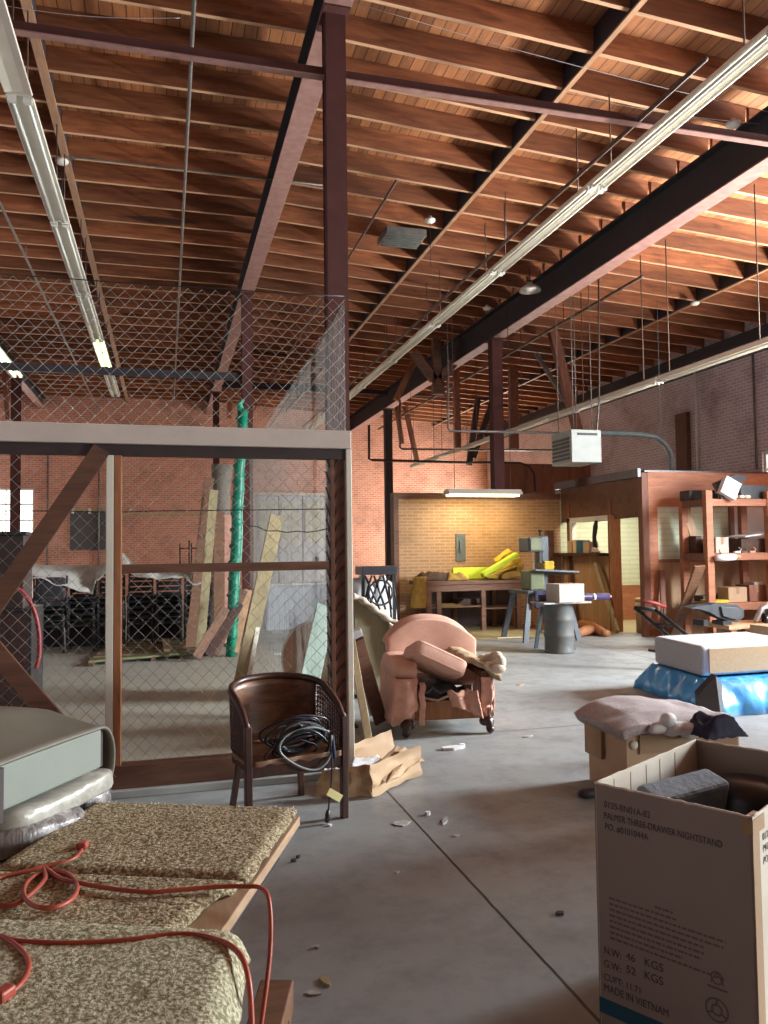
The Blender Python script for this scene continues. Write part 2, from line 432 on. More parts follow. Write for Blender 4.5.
# pale dusty ground inside the cage, saw dust yellow by the bench
dx = _math(nt, 'LESS_THAN', sp.outputs[0], 1.6); dy = _math(nt, 'GREATER_THAN', sp.outputs[1], 5.9)
dust = _math(nt, 'MULTIPLY', _math(nt, 'MULTIPLY', dx, dy), _ramp(nt, _noise(nt, vec, 1.6, 7, .75), [(.35, (.35, .35, .35)), (.65, (.9, .9, .9))]))
c = _mix(nt, c, (.36, .33, .245), dust)
bx = _math(nt, 'MULTIPLY', _math(nt, 'GREATER_THAN', sp.outputs[0], 4.2), _math(nt, 'GREATER_THAN', _math(nt, 'ADD', sp.outputs[1], _math(nt, 'MULTIPLY', n2, .6)), 13.3))
c = _mix(nt, c, (.42, .33, .14), _math(nt, 'MULTIPLY', bx, .8))
nt.links.new(c, b.inputs['Base Color'])
rr = _ramp(nt, n2, [(.3, (.36, .36, .36)), (.7, (.62, .62, .62))]); nt.links.new(rr, b.inputs['Roughness'])
_bump(nt, b, n3, .08, .004)
# ================================================================ THE SETTING
X0, X1, Y0, Y1 = -6.8, 12.5, -4.5, 29.5
K = 1.2                          # distance scale of the roof structure
ZJ = 1.6 + 4.5 * K               # underside of the joists left of the ridge girder
XR, FALL, JD = 1.53, .06, .285   # ridge girder, roof fall to the right, joist depth
def zj(x): return ZJ - FALL * max(0, x - XR)
ZD = ZJ + JD
m = MB().box((X0 - .3, Y0 - .3, -.2), (X1 + .3, Y1 + .3, 0)); struct(m.build('floor', 'concrete'), 'grey stained concrete floor of the warehouse', 'floor')
m = MB().box((X0 - .3, Y0 - .3, ZD), (XR, Y1 + .3, ZD + .1)).prism([(XR, Y0 - .3, ZD), (X1 + .4, Y0 - .3, zj(X1 + .4) + JD), (X1 + .4, Y0 - .3, zj(X1 + .4) + JD + .1), (XR, Y0 - .3, ZD + .1)], (0, Y1 - Y0 + .6, 0)); struct(m.build('ceiling', 'deck_wood'), 'orange plank roof deck above the joists', 'ceiling')
def wall(name, mat, axis, pos, th, a0, a1, holes, label):
    """wall along one axis with rectangular holes (a0,a1,z0,z1)"""
    mb = MB(); cuts = sorted({a0, a1, *[h[0] for h in holes], *[h[1] for h in holes]})
    for p, q in zip(cuts, cuts[1:]):
        zs = [0.0]
        for h in sorted([h for h in holes if h[0] <= p and h[1] >= q], key=lambda h: h[2]): zs += [h[2], h[3]]
        zs.append(ZD)
        for k in range(0, len(zs), 2):
            if zs[k + 1] - zs[k] > 1e-4:
                if axis == 'X': mb.box((p, pos, zs[k]), (q, pos + th, zs[k + 1]))
                else: mb.box((pos, p, zs[k]), (pos + th, q, zs[k + 1]))
    return struct(mb.build(name, mat), label, 'wall')
WL = (-6.2, -4.4, 2.2, 3.85)       # back window (x0,x1,z0,z1)
WR = (12.9, 14.3, 2.85, 3.6)       # right window (y0,y1,z0,z1)
DR = (4.7, 9.2, 1.5, 5.4)        # unseen opening added in the right wall, shaped to aim the daylight
DS = (-3.9, -.5, 0.0, 3.8)       # unseen side opening near the viewer, added for low daylight
DB = (23.5, 28.5, 0.0, 3.2)      # hidden opening behind the office, added to light the back wall
DH = (-4.5, 10.5, 3.2, 5.4)          # opening added in the front wall behind the camera for fill light
wall('wall_back', 'brick_back', 'X', Y1, .25, X0 - .3, X1 + .3, [WL], 'red brick back wall with pale patches')
wall('wall_right', 'brick_right', 'Y', X1, .25, Y0, Y1, [WR, DR, DS, DB], 'purplish brick side wall under the roof')
wall('wall_left', 'brick_right', 'Y', X0 - .25, .25, Y0, Y1, [], 'brick side wall beyond the cage')
wall('wall_front', 'brick_back', 'X', Y0 - .25, .25, X0 - .3, X1 + .3, [DH], 'brick wall behind the viewer')
def window(name, label, axis, pos, r, bars, panemat, fm='white_paint'):
    a0, a1, z0, z1 = r; w = .06
    P = (lambda a, d, z: (a, pos + d, z)) if axis == 'X' else (lambda a, d, z: (pos + d, a, z))
    mb = MB()
    def bx(p, q):
        lo = tuple(min(i, j) for i, j in zip(p, q)); hi = tuple(max(i, j) for i, j in zip(p, q)); mb.box(lo, hi)
    bx(P(a0, .05, z0), P(a1, .15, z0 + w)); bx(P(a0, .05, z1 - w), P(a1, .15, z1)); bx(P(a0, .05, z0 + w), P(a0 + w, .15, z1 - w)); bx(P(a1 - w, .05, z0 + w), P(a1, .15, z1 - w))
    for k in range(1, bars[0]):
        a = a0 + (a1 - a0) * k / bars[0]; bx(P(a - .02, .07, z0 + w), P(a + .02, .13, z1 - w))
    for k in range(1, bars[1]):
        z = z0 + (z1 - z0) * k / bars[1]; bx(P(a0 + w, .065, z - .025), P(a1 - w, .135, z + .025))
    o = struct(mb.build(name, fm), label, 'window')
    mb = MB(); bx(P(a0 + w, .1, z0 + w), P(a1 - w, .11, z1 - w)); mb.build('pane', panemat, o)
    return o
window('window_1', 'bright window in the right wall beside the shelves', 'Y', X1, WR, (3, 2), 'daylight_pane')
window('window_2', 'bright barred window low in the back wall', 'X', Y1, WL, (2, 3), 'daylight_pane')
# low wall added out of view on the right to shade the near floor
m = MB().box((4.1, 4.3, 0), (X1, 4.5, 2.1)); struct(m.build('wall_shade_blocker', 'brick_back'), 'unseen low brick wall added to shade the foreground floor', 'wall')
m = MB().box((X0, Y0, 2.7), (X1, -.25, 2.95)); struct(m.build('ceiling_shade_slab', 'deck_wood'), 'plank slab added behind the viewer to shade the near floor', 'ceiling')  # added out of view; keeps the high front light off the near floor

# ---- joists: one mesh per bay width, copied
bx_ = [X0, -4.15, -1.32, XR, 4.39, 6.85, 10.23, X1]; bays = list(zip(bx_, bx_[1:]))
rj = random.Random(3); protos = []
for (a, c) in bays:
    w = c - a - .05; mb = MB()
    mb.box((0, 0, 0), (w, .05, JD - .002)); o = mb.build('joist', 'joist_wood', bevel=.004, seg=1); o.data.materials.append(M['joist_lit_edge'])
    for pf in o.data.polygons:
        if pf.normal.z < -.9: pf.material_index = 1  # bottom faces take the painted lit tone
    protos.append(o)
    struct(o, 'brown timber joist under the plank roof', 'joist', 'roof joists')
for (a, c), o in zip(bays, protos):
    for k in range(38):
        y = 3.195 * K + .565 * K * k + rj.uniform(-.012, .012)
        j = o if k == 0 else o.copy()
        if k: COL.objects.link(j)
        j.location = (a + .025, y, zj(a + .025) + rj.uniform(0, .001)); j.rotation_euler = (rj.uniform(-.004, .004), math.atan(FALL) if a >= XR - .01 else 0, 0)
# ---- flush beams that the joists butt against
for x, lab, mt in ((-1.32, 'pale edged flush roof beam above the left light row', 'orange_wood'), (4.39, 'dark flush roof beam left of the big light row', 'steel_dark'), (10.23, 'dark flush roof beam nearest the right wall', 'steel_dark')):
    m = MB().box((x - .024, 2.5, zj(x) - .01), (x + .024, Y1, zj(x) + JD - .01))
    o = struct(m.build('flush_beam', 'steel_dark'), lab, 'beam')
    w = .05 if x < 0 else .03; MB().box((x - w, 2.5, zj(x) - .035), (x + w, Y1, zj(x) - .01)).build('bottom_flange', 'brown_edge', o)
# ---- deep steel girders
def girder(x, lab, y0=2.5, y1=Y1, w=.26, dp=.6):
    ZJ = zj(x); z0 = ZJ - dp; mb = MB(); mb.box((x - .012, y0, z0 + .02), (x + .012, y1, ZJ - .02)); mb.box((x - w / 2, y0, ZJ - .02), (x + w / 2, y1, ZJ))
    o = struct(mb.build('girder', 'steel_dark'), lab, 'beam')
    MB().box((x - w / 2, y0, z0), (x + w / 2, y1, z0 + .022)).build('bottom_flange', 'flange_pink', o, bevel=.003)
girder(XR, 'steel girder running from the near column to the back wall', dp=.36)
girder(6.85, 'dark steel girder with pink bottom flange over the drum')
girder(-4.15, 'steel girder at the far left above the cage', w=.24, dp=.36)
def column(x, y, lab, w=.19, mt='steel_brown'):
    z1 = zj(x) - (.6 if x > 3 else .36); mb = MB(); h = w / 2
    mb.box((x - h, y - h, 0), (x + h, y - h + .014, z1)); mb.box((x - h, y + h - .014, 0), (x + h, y + h, z1)); mb.box((x - .01, y - h + .0145, 0), (x + .01, y + h - .0145, z1))
    mb.box((x - h + .01, y - h + .0145, 0), (x - h + .022, y + h - .0145, z1))
    o = struct(mb.build('column', mt), lab, 'column')
    MB().box((x - h - .04, y - h - .04, 0), (x + h + .04, y + h + .04, .02)).build('base_plate', mt, o)
    MB().box((x - h - .03, y - h - .1, z1 - .02), (x + h + .03, y + h + .1, z1)).build('cap_plate', mt, o)
column(XR, 7.12, 'tall brown steel column at the corner of the cage')
column(XR, 15.5, 'brown steel column seen through the cage mesh', w=.2)
column(XR, 25.4, 'narrow far column inside the cage near the green roll', w=.19)
column(6.85, 15.62, 'brown steel column rising behind the brick bench wall', w=.23)
column(6.85, 24.2, 'dark far column left of the brick bench wall', w=.23, mt='steel_dark')
column(-4.15, 24.5, 'brown column in front of the far left window', w=.24)
# ---- cross ties
def tie(y, z, x0, x1, lab, h=.1, mt='steel_brown', fl='flange_pink'):
    mb = MB().box((x0, y - .006, z), (x1, y + .006, z + h)); o = struct(mb.build('tie_beam', mt), lab, 'beam')
    MB().box((x0, y - .05, z - .012), (x1, y + .03, z)).build('bottom_flange', fl, o)
ztie = 1.6 + 3.54 * K * 1.046
tie(7.12, ztie, X0, XR - .1, 'pink edged cross tie left of the near column')
tie(7.12, ztie, XR + .1, X1, 'pink edged cross tie right of the near column')
zt = ony(100, 374, 15.5).z
tie(15.5, zt, X0, XR - .1, 'dark cross tie above the cage mesh', .14, 'steel_dark', 'steel_dark')
zt = ony(450, 397, 24.2).z
tie(24.2, zt, XR + .1, X1, 'dark cross tie between the far columns', .2, 'steel_dark', 'steel_dark')
# ---- ledger along the right wall
m = MB().box((X1 - .1, 2.6, zj(X1) - .26), (X1, Y1, zj(X1) - .01)); struct(m.build('trim_1', 'steel_dark'), 'dark ledger along the top of the right wall', 'trim')
m = MB().box((X1 - .06, 2.6, zj(X1) - .55), (X1, Y1, zj(X1) - .42)); struct(m.build('trim_2', 'grey_pipe'), 'grey conduit trunking below the ledger', 'trim')
# ---- door on the back wall inside the cage
ax, bx2, dz = 3.2, 5.85, 3.65
o = struct(MB().box((ax - .12, Y1 - .1, 0), (ax, Y1, dz)).box((bx2, Y1 - .1, 0), (bx2 + .12, Y1, dz)).box((ax - .12, Y1 - .1, dz), (bx2 + .12, Y1, dz + .12)).build('door_1', 'header_grey'), 'pale double door in the back wall beyond the cage', 'door')
for k, (p, q) in enumerate(((ax, 4.05), (4.05, 4.95), (4.95, bx2))):
    l = MB().box((p + .02, Y1 - .08, .02), (q - .02, Y1 - .03, dz - .02)).build('door_leaf', 'door_white', o)
    MB().box((p + .1, Y1 - .1, 1.9), (q - .1, Y1 - .08, dz - .2)).build('door_pane', 'door_glass_pale', l)
MB().box((5.5, Y1 - .13, 1.1), (5.54, Y1 - .08, 1.35)).build('door_handle', 'steel_dark', o)
# ---- brick wall behind the bench and the timber office beside it
P0, P1, PY, PZ = 4.52, 8.14, 15.3, 2.74
o = struct(MB().box((P0, PY, 0), (P1, PY + .2, PZ - .12)).build('wall_partition', 'brick_partition'), 'low tan brick wall behind the workbench', 'wall')
MB().box((P0 - .06, PY - .03, PZ - .12), (P1, PY + .23, PZ)).build('top_plate', 'brown_timber', o)
MB().box((P0 - .1, PY - .04, 0), (P0 - .0, PY + .22, PZ)).build('end_post', 'brown_timber', o)
OX, OY = 8.14, 12.26            # corner of the office
of = struct(MB().box((OX, 13.3, 0), (OX + .12, 13.42, 2.5)).box((OX, 14.9, 0), (OX + .12, 15.02, 2.5)).box((OX, OY, 0), (OX + .12, OY + .14, 2.9)).build('wall_office', 'red_timber'), 'timber framed office wall with an open hatch and doorway', 'wall')
MB().box((OX + .02, OY + .14, 2.12), (OX + .1, PY - .02, 2.9)).build('upper_boards', 'brown_timber', of)
MB().box((OX + .03, 13.42, 0), (OX + .09, PY - .02, 1.42)).build('lower_boards', 'panel_wood', of)
MB().box((OX - .25, 13.42, 1.42), (OX + .25, PY - .05, 1.48)).build('counter', 'dark_wood', of, bevel=.005)
MB().box((OX, 13.42, 2.1), (OX + .14, 15.0, 2.2)).box((OX, 14.8, 1.5), (OX + .1, 14.9, 2.1)).build('hatch_frame', 'white_paint', of)
MB().box((OX - .05, 13.2, 0), (OX + .14, 13.3, 2.2)).build('door_post', 'orange_wood', of)
MB().box((OX + .13, OY + .1, 2.925), (X1 - .1, PY + .2, 2.96)).build('roof_boards', 'dark_wood', of)
MB().box((OX - .07, OY + .01, 2.83), (OX - .005, PY + .1, 2.98)).build('roof_edge', 'dark_wood', of)
# office inner back wall in pale blockwork
struct(MB().box((P1, PY, 0.75), (X1, PY + .2, 2.8)).build('wall_inner', 'block_pale'), 'pale green blockwork wall inside the office', 'wall')
struct(MB().box((P1, PY - .03, 0), (X1, PY + .2, .75)).build('trim_3', 'shelf_wood'), 'orange timber dado inside the office', 'trim')
# front of the office, behind the racks
fy = OY
f = struct(MB().box((OX + .125, fy, 2.3), (X1 - .12, fy + .08, 2.92)).box((OX + .125, fy, 0), (OX + .3, fy + .08, 2.3)).build('wall_panelled', 'shelf_wood'), 'orange timber office front behind the racks', 'wall')
MB().box((OX + .3, fy + .02, 0), (X1 - .12, fy + .06, 1.3)).build('lower_boards', 'panel_wood', f)
MB().box((OX + .3, fy - .01, 1.3), (X1 - .12, fy + .09, 1.36)).build('sill', 'red_timber', f)
MB().box((9.0, fy - .01, 1.36), (9.12, fy + .09, 2.3)).box((9.95, fy - .01, 1.36), (10.05, fy + .09, 2.3)).build('mullion', 'red_timber', f)
MB().box((OX + .3, fy + .03, 1.36), (9.0, fy + .05, 2.3)).build('pane', 'block_pale', f)
MB().box((9.12, fy + .03, 1.36), (9.95, fy + .05, 2.3)).build('pane', 'block_pale', f)
MB().box((10.05, fy + .03, 1.36), (X1 - .12, fy + .05, 2.3)).build('boarding', 'header_grey', f)
# boarded store room above the office (dark deck with panels behind)
struct(MB().box((9.6, 21.5, 3.1), (X1, 21.6, 4.1)).build('trim_4', 'red_timber'), 'red boarded panel above the office roof', 'trim')
# ================================================================ CHAIN LINK CAGE
YF = 5.58
cage = thing('chain_link_cage', 'tall chain link cage with pale header bar and brown rails', 'cage', (1.25, YF, 0))
CX0, CX1 = -2.6, 1.285
MB().box((CX0, YF - .07, 2.325), (CX1, YF + .05, 2.455)).build('header_bar', 'header_grey', cage, bevel=.006)
MB().box((CX0, YF - .03, 2.25), (CX1 - .02, YF + .03, 2.325)).build('header_channel', 'lining_dark', cage)
MB().box((-.335, YF - .05, .2), (-.285, YF + .05, 2.25)).build('door_post', 'orange_wood', cage, bevel=.006)
MB().box((-.385, YF - .05, .0), (-.335, YF + .04, 2.25)).build('post_strip', 'strip_white', cage, bevel=.006)
MB().box((-.285, YF - .02, 1.46), (1.16, YF + .03, 1.52)).build('middle_rail', 'brown_timber', cage, bevel=.004)
MB().box((CX0, YF - .05, .05), (1.15, YF + .07, .2)).build('bottom_rail', 'brown_timber', cage, bevel=.006)
MB().box((CX0, YF - .09, 0), (1.2, YF + .11, .05)).build('kerb', 'table_grey', cage, bevel=.006)
MB().box((1.135, YF - .03, 0), (1.165, YF + .05, 2.25)).build('corner_post', 'brown_timber', cage, bevel=.004)
cp = MB().box((1.165, YF + .0, 0), (1.245, YF + .05, 2.325)).build('corner_panel', 'red_timber', cage)
mb = MB()
for k in range(19):
    z = .12 + k * .115
    mb.bar((1.17, YF - .006, z), (1.235, YF - .012, z + .1), .012, .02, (0, 1, 0))
    mb.bar((1.108, YF - .01, z + .09), (1.135, YF - .015, z), .012, .012, (0, 1, 0))
mb.build('wire_clips', 'lining_dark', cage)
MB().box((1.25, YF - .05, 0), (1.29, YF + .03, 2.325)).build('corner_strip', 'strip_white', cage, bevel=.004)
n0 = (-1.15, YF - .045, 1.12)
MB().bar((-.41, YF - .045, 2.29), n0, .115, .04, (0, 1, 0)).build('brace', 'brown_timber', cage)
MB().bar(n0, (-.36, YF - .045, .1), .115, .04, (0, 1, 0)).build('brace', 'brown_timber', cage)
def chain(p0, ua, length, z0, z1, pitch=.047, r=.002):
    """woven diamonds of wire on a vertical plane from p0 along ua"""
    mb = MB(); ua = V(ua); na = ua.cross(V((0, 0, 1))); n = int(length / pitch); dz = pitch * 1.03
    m = int((z1 - z0) / dz)
    for i in range(n + 1):
        pts = []
        for k in range(m + 1):
            a = i * pitch + (pitch / 2 if (k + i) % 2 else -pitch / 2)
            a = min(max(a, 0), length)
            wob = .006 * nz(i * .3, k * .15)
            pts.append(V(p0) + ua * (a) + V((0, 0, z0 + k * dz)) + na * (.004 * (1 if (k + i) % 2 else -1) + wob))
        vs = []; fs = []
        for k, p in enumerate(pts):
            d = (pts[min(k + 1, m)] - pts[max(k - 1, 0)]).normalized()
            vs += [p + ua * r + na * 0, p + na * r * 1.6, p - ua * r]
        for k in range(m):
            for q in range(3): fs.append((k * 3 + q, k * 3 + (q + 1) % 3, k * 3 + 3 + (q + 1) % 3, k * 3 + 3 + q))
        mb.add(vs, fs, True)
    return mb
chain((CX0, YF + .045, 0), (1, 0, 0), 1.27 - CX0, .2, 3.46).build('chain_link', 'wire_steel', cage)
rdir = V((XR - .04 - 1.28, 14.7 - YF - .1, 0)); rlen = rdir.length; rdir.normalize()
chain((1.28, YF + .1, 0), rdir, rlen, .02, 3.46, .052, .0016).build('return_chain_link', 'return_wire', cage)
mb = MB()
for z in (3.47, 1.9): mb.tube([(CX0 + (1.27 - CX0) * t / 12, YF + .05, z - .02 * math.sin(PI * t / 12) + .015 * nz(t * .8, z)) for t in range(13)], .004, 6)
mb.tube([V((1.28, YF + .1, 3.46 - .12 * math.sin(PI * t / 12))) + rdir * rlen * t / 12 for t in range(13)], .004, 6)
mb.tube([(.55 + .72 * t / 10, YF + .06, 1.78 - .05 * math.sin(PI * t / 10) + .02 * nz(t * .7)) for t in range(11)], .004, 6)
mb.build('tension_wire', 'black_metal', cage)
# ================================================================ LIGHTS AND SERVICES UNDER THE ROOF
def strip(name_label, x, z, ya, yb, group, tube='strip_white', tubes=True, rods=True, w=.25, rodtop=None):
    rodtop = rodtop or zj(x)
    t = thing('strip_light', name_label, 'strip light', (x, ya, z), 0, group)
    L = yb - ya - .03
    pr = [(-w * .32, .07), (w * .32, .07), (w * .38, .03), (w * .5, 0), (w * .46, -.008), (w * .2, .012), (-w * .2, .012), (-w * .46, -.008), (-w * .5, 0), (-w * .38, .03)]
    MB().prism([(px, .015, pz) for px, pz in pr], (0, L, 0)).build('housing', 'strip_white', t, world=False)
    if tubes:
        for s in (-1, 1):
            MB().tube([(s * w * .27, .06, -.022), (s * w * .27, L - .03, -.022)], .017, 8).build('tube', tube, t, world=False)
        for yy in (.04, L - .01):
            for s in (-1, 1): MB().cbox((s * w * .27, yy, -.02), (w * .3, .04, .06)).build('lamp_holder', 'white_paint', t, world=False)
    if rods:
        for yy in (L * .15, L * .9):
            MB().tube([(0, yy, .06), (.0, yy, rodtop - z)], .009, 6).build('hanging_rod', 'rust_pipe', t, world=False)
    return t
nm = ['nearest', 'second', 'third', 'fourth', 'fifth', 'sixth', 'seventh', 'eighth']
XA = 4.1 * K; ZA = 1.6 + 3.55 * K; LF = 2.44 * K
ys = [4.2 + LF * i for i in range(9)]
yj = onx(597, 203, XA).y
off = yj - min(ys, key=lambda q: abs(q - yj))
nm = ['nearest', 'second', 'third', 'fourth', 'fifth', 'sixth', 'seventh', 'eighth', 'ninth']
for i in range(8):
    strip(f'{nm[i]} cream twin tube strip light of the long row at upper right', XA, ZA, ys[i] + off, ys[i + 1] + off, 'strip lights of the long row at upper right')
yl = onx(19, 106, -1.1 * K).y
for i in range(6):
    ya = yl - LF + i * LF
    lit = (i == 4)
    strip(f'{nm[i]} strip light of the row above the cage' + (', its tubes lit green white' if lit else ', without tubes' if i == 0 else ', switched off'), -1.1 * K, ZA, ya, ya + LF - .02, 'strip lights of the row above the cage', tube='tube_lit' if lit else 'lamp_enamel', tubes=i != 0, w=.25)
a = onz(-8, 345, ZA); strip('lit strip light at the far left beside the girder', a.x, ZA, a.y, a.y + LF, None, tube='tube_lit')
for i in range(6):
    ya = 8.6 + i * 2.75
    strip(f'{nm[i]} strip light of the low row in front of the right wall', 7.9, 4.34, ya, ya + 2.74, 'strip lights of the low row in front of the right wall', w=.13)
# fluorescent over the workbench
c = ony(483, 493, 14.6)
t = thing('bench_light', 'lit shallow fluorescent fitting hung over the workbench', 'strip light', c)
MB().prism([(c.x - .78, c.y - .2, c.z - .03), (c.x - .78, c.y + .2, c.z - .03), (c.x - .78, c.y + .1, c.z + .07), (c.x - .78, c.y - .1, c.z + .07)], (1.56, 0, 0)).build('reflector', 'strip_white', t, bevel=.004)
for s in (-.09, .09): MB().tube([(c.x - .74, c.y + s, c.z - .05), (c.x + .74, c.y + s, c.z - .05)], .018, 8).build('tube', 'tube_warm', t)
for s in (-.6, .6): MB().tube([(c.x + s, c.y, c.z + .06), (c.x + s, c.y, zj(c.x + s))], .006, 6).build('hanging_wire', 'rust_pipe', t)
BENCH_LAMP = c
# ---- pipes
def pipe(name, label, pts, r, mat, cat='pipe', n=8, hangers=()):
    t = thing(name, label, cat, pts[0])
    MB().tube(pts, r, n).build('run', mat, t)
    for p in hangers:
        p = V(p); MB().tube([p + V((0, 0, r)), V((p.x, p.y, zj(p.x)))], .006, 5).build('pipe_hanger', mat, t)
    return t
def ypipe(u, v, z, ya, yb, r, mat, name, label):
    z = 1.6 + (z - 1.6) * K; x = onz(u, v, z).x; z -= zj(-9) - zj(x) if x > XR else 0; x = onz(u, v, z).x; ya *= K; yb = min(yb * K, Y1); r *= 1.1
    pts = [(x, ya + (yb - ya) * k / 10, z) for k in range(11)]
    return pipe(name, label, pts, r, mat, hangers=[pts[2], pts[5], pts[8]])
ypipe(188, 120, 5.98, 5.0, 24.4, .02, 'grey_pipe', 'sprinkler_pipe', 'thin grey pipe under the dark joists above the cage')
ypipe(400, 175, 5.95, 8.6, 24.4, .018, 'rust_pipe', 'sprinkler_pipe', 'thin rusty pipe between the near column and the heater grille')
ypipe(560, 192, 5.5, 5.0, 23.5, .022, 'rust_pipe', 'sprinkler_pipe', 'dark pipe running beside the long row of strip lights')
ypipe(650, 272, 5.75, 9.6, 24.0, .028, 'rust_pipe', 'sprinkler_pipe', 'dark pipe right of the deep girder over the drum')
ypipe(65, 340, 5.8, 9.0, 24.0, .02, 'grey_pipe', 'sprinkler_pipe', 'thin grey pipe left of the light row above the cage')
z6 = ZJ - .03; a = onz(60, 160, z6); c2 = onz(85, 157, z6); d = onz(330, 186, z6)
pipe('conduit', 'grey conduit crossing the joists above the cage', smooth_path([a, lerp(a, c2, .7), (c2.x, d.y, z6), (d.x, d.y, z6)], 4), .014, 'grey_pipe', 'conduit')
def hang_conduit(label, px, y, r, mat):
    pts = [ony(u, v, y) for u, v in px]
    m_ = lerp(pts[1], pts[2], .5) if len(pts) < 6 else lerp(pts[2], pts[3], .5)
    pipe('conduit', label, pts, r, mat, 'conduit', hangers=[m_])
hang_conduit('thin grey conduit dropping and running level to the unit heater', [(448, 360), (448, 428), (450, 431), (560, 433)], 14.4, .025, 'grey_pipe')
hang_conduit('thick green grey pipe bending down from the heater to the office roof', [(598, 433), (640, 434), (656, 437), (666, 445), (671, 455), (672, 466), (672, 473)], 13.6, .055, 'blue_grey_pipe')
hang_conduit('thin conduit crossing in front of the back wall below the tie', [(400, 400), (400, 447), (402, 449), (480, 450), (556, 450)], 22.0, .03, 'grey_pipe')
hang_conduit('dark conduit bending down behind the brick bench wall', [(369, 425), (369, 459), (372, 460), (450, 462), (520, 463), (529, 466), (534, 474), (535, 492)], 21.0, .035, 'steel_dark')
x = X1 - .04
for (u, v0, v1, lab, r, mt) in ((694, 345, 474, 'white conduit down the right wall beside the pilaster', .03, 'white_paint'), (752, 335, 470, 'thin grey conduit down the right wall near the window', .025, 'grey_pipe')):
    p = onx(u, v0, x); q = onx(u, v1, x); pipe('conduit', lab, [p, (p.x, p.y, q.z)], r, mt, 'conduit')
p = onx(681, 350, x); q = onx(681, 472, x); MBp = MB().box((X1 - .12, p.y - .22, 2.9), (X1, p.y + .22, 4.9)); struct(MBp.build('trim_5', 'brown_timber'), 'timber board on the right wall behind the heater pipe', 'trim')
# white sensor domes
for (u, v, lab) in ((62, 161, 'above the cage light row'), (430, 220, 'on the flush beam past the heater grille'), (487, 308, 'left of the dome pendant lamp'), (695, 303, 'on the right flush beam'), (733, 124, 'under the joists left of the big girder end')):
    c = onz(u, v, ZJ - .06); c = onz(u, v, zj(c.x) - .06); t = thing('smoke_sensor', f'small white round sensor {lab}', 'sensor', c, 0, 'white sensors under the roof')
    MB().lathe(c, [(.0, -.05), (.06, -.04), (.085, -.015), (.085, .01), (.03, .02), (.03, .06), (0, .06)], 14).build('dome', 'white_paint', t)
    if v in (220, 161): MB().tube([c, c - V((0, 0, .75 if v == 220 else .5))], .006, 5).build('cord', 'black_cable', t)
# dome pendant lamp
top = onz(531, 268, zj(6.3)); c = ony(530, 290, top.y); t = thing('pendant_lamp', 'white enamel dome pendant lamp hanging beside the deep girder', 'lamp', (c.x, c.y, c.z))
MB().lathe(c, [(.2, -.02), (.195, -.01), (.18, .03), (.1, .08), (.05, .1), (.05, .14), (.0, .14)], 24).lathe(c, [(.195, -.018), (.16, .015), (.0, .03)], 24).build('shade', 'lamp_enamel', t)
MB().lathe(c, [(.05, .09), (.05, .16), (.03, .18), (0, .18)], 14).build('lamp_cap', 'steel_dark', t)
MB().tube([c + V((0, 0, .17)), (c.x, c.y, zj(c.x))], .012, 6).build('stem', 'steel_dark', t)
# heater grille under the joists
c = onz(402, 240, zj(3) - .2); t = thing('heater_grille', 'grey louvred heater box under the flush beam', 'heater', c)
mb = MB()
for k in range(6): mb.box((c.x - .3, c.y - .24 + k * .09, c.z - .03), (c.x + .3, c.y - .2 + k * .09, c.z - .015))
mb.build('louvres', 'machine_grey', t)
MB().box((c.x - .34, c.y - .28, c.z - .015), (c.x + .34, c.y + .3, c.z + .1)).build('casing', 'grey_pipe', t, bevel=.005)
mb = MB()
for sx in (-.3, .3): mb.bar((c.x + sx, c.y, c.z + .08), (c.x + sx, c.y, zj(c.x + sx)), .03, .01)
mb.build('brackets', 'grey_pipe', t)
# unit heater
yh = 12.4; a = ony(572, 462, yh); c = ony(601, 430, yh)
t = thing('unit_heater', 'pale grey unit heater hung on rods above the office', 'heater', ((a.x + c.x) / 2, yh, a.z))
MB().box((a.x, yh, a.z), (c.x, yh + .75, c.z)).build('casing', 'heater_grey', t, bevel=.012)
MB().box((a.x + .12, yh - .012, c.z - .1), (c.x - .08, yh, c.z - .06)).build('name_plate', 'steel_dark', t)
mb = MB()
for k in range(6): mb.box((a.x - .02, yh + .08, a.z + .06 + k * .07), (a.x, yh + .68, a.z + .1 + k * .07))
mb.build('side_louvres', 'heater_dark', t)
mb = MB()
for sx in (a.x + .1, c.x - .12):
    for dy in (.1, .65): mb.tube([(sx, yh + dy, c.z), (sx, yh + dy, zj(sx))], .008, 6)
mb.build('hanging_rods', 'grey_pipe', t)
MB().tube([(c.x - .02, yh + .35, c.z - .2), (c.x + .1, yh + .35, c.z - .12), (c.x + .22, yh + .4, c.z + .6), (c.x + .3, yh + .45, zj(c.x + .3))], .016, 6).build('gas_pipe', 'grey_pipe', t)
# timber braces and hangers
def brace(label, segs, y, w, t, mat, name='timber_brace'):
    y = onz(*segs[0][0], zj(onz(*segs[0][0], ZJ - .2).x) - .01).y if y < 0 else y * K; y = min(y, Y1 - .3); w *= K; t *= K; pts = [(ony(*p, y), ony(*q, y)) for p, q in segs]
    th = thing(name, label, 'timber', pts[0][0])
    for p, q in pts: MB().bar(p, q, w, t, (0, 1, 0)).build('member', mat, th)
    return th
yb = onx(437, 382, 6.5).y / K
b = brace('timber bracket of three struts meeting under the girder', [((436, 340), (437, 386)), ((413, 352), (434, 380)), ((470, 342), (440, 380))], -1, .17, .12, 'brown_timber')
c = ony(438, 389, onz(436, 340, zj(onz(436, 340, ZJ - .2).x) - .01).y); MB().cbox(c, (.3, .16, .28)).build('node_block', 'brown_timber', b, bevel=.02)
brace('pale diagonal strut left of the timber bracket', [((414, 362), (396, 400))], -1, .13, .1, 'orange_wood')
brace('pair of dark hangers in front of the far brick wall', [((396, 402), (402, 444)), ((405, 406), (417, 461))], -1, .12, .1, 'red_timber')
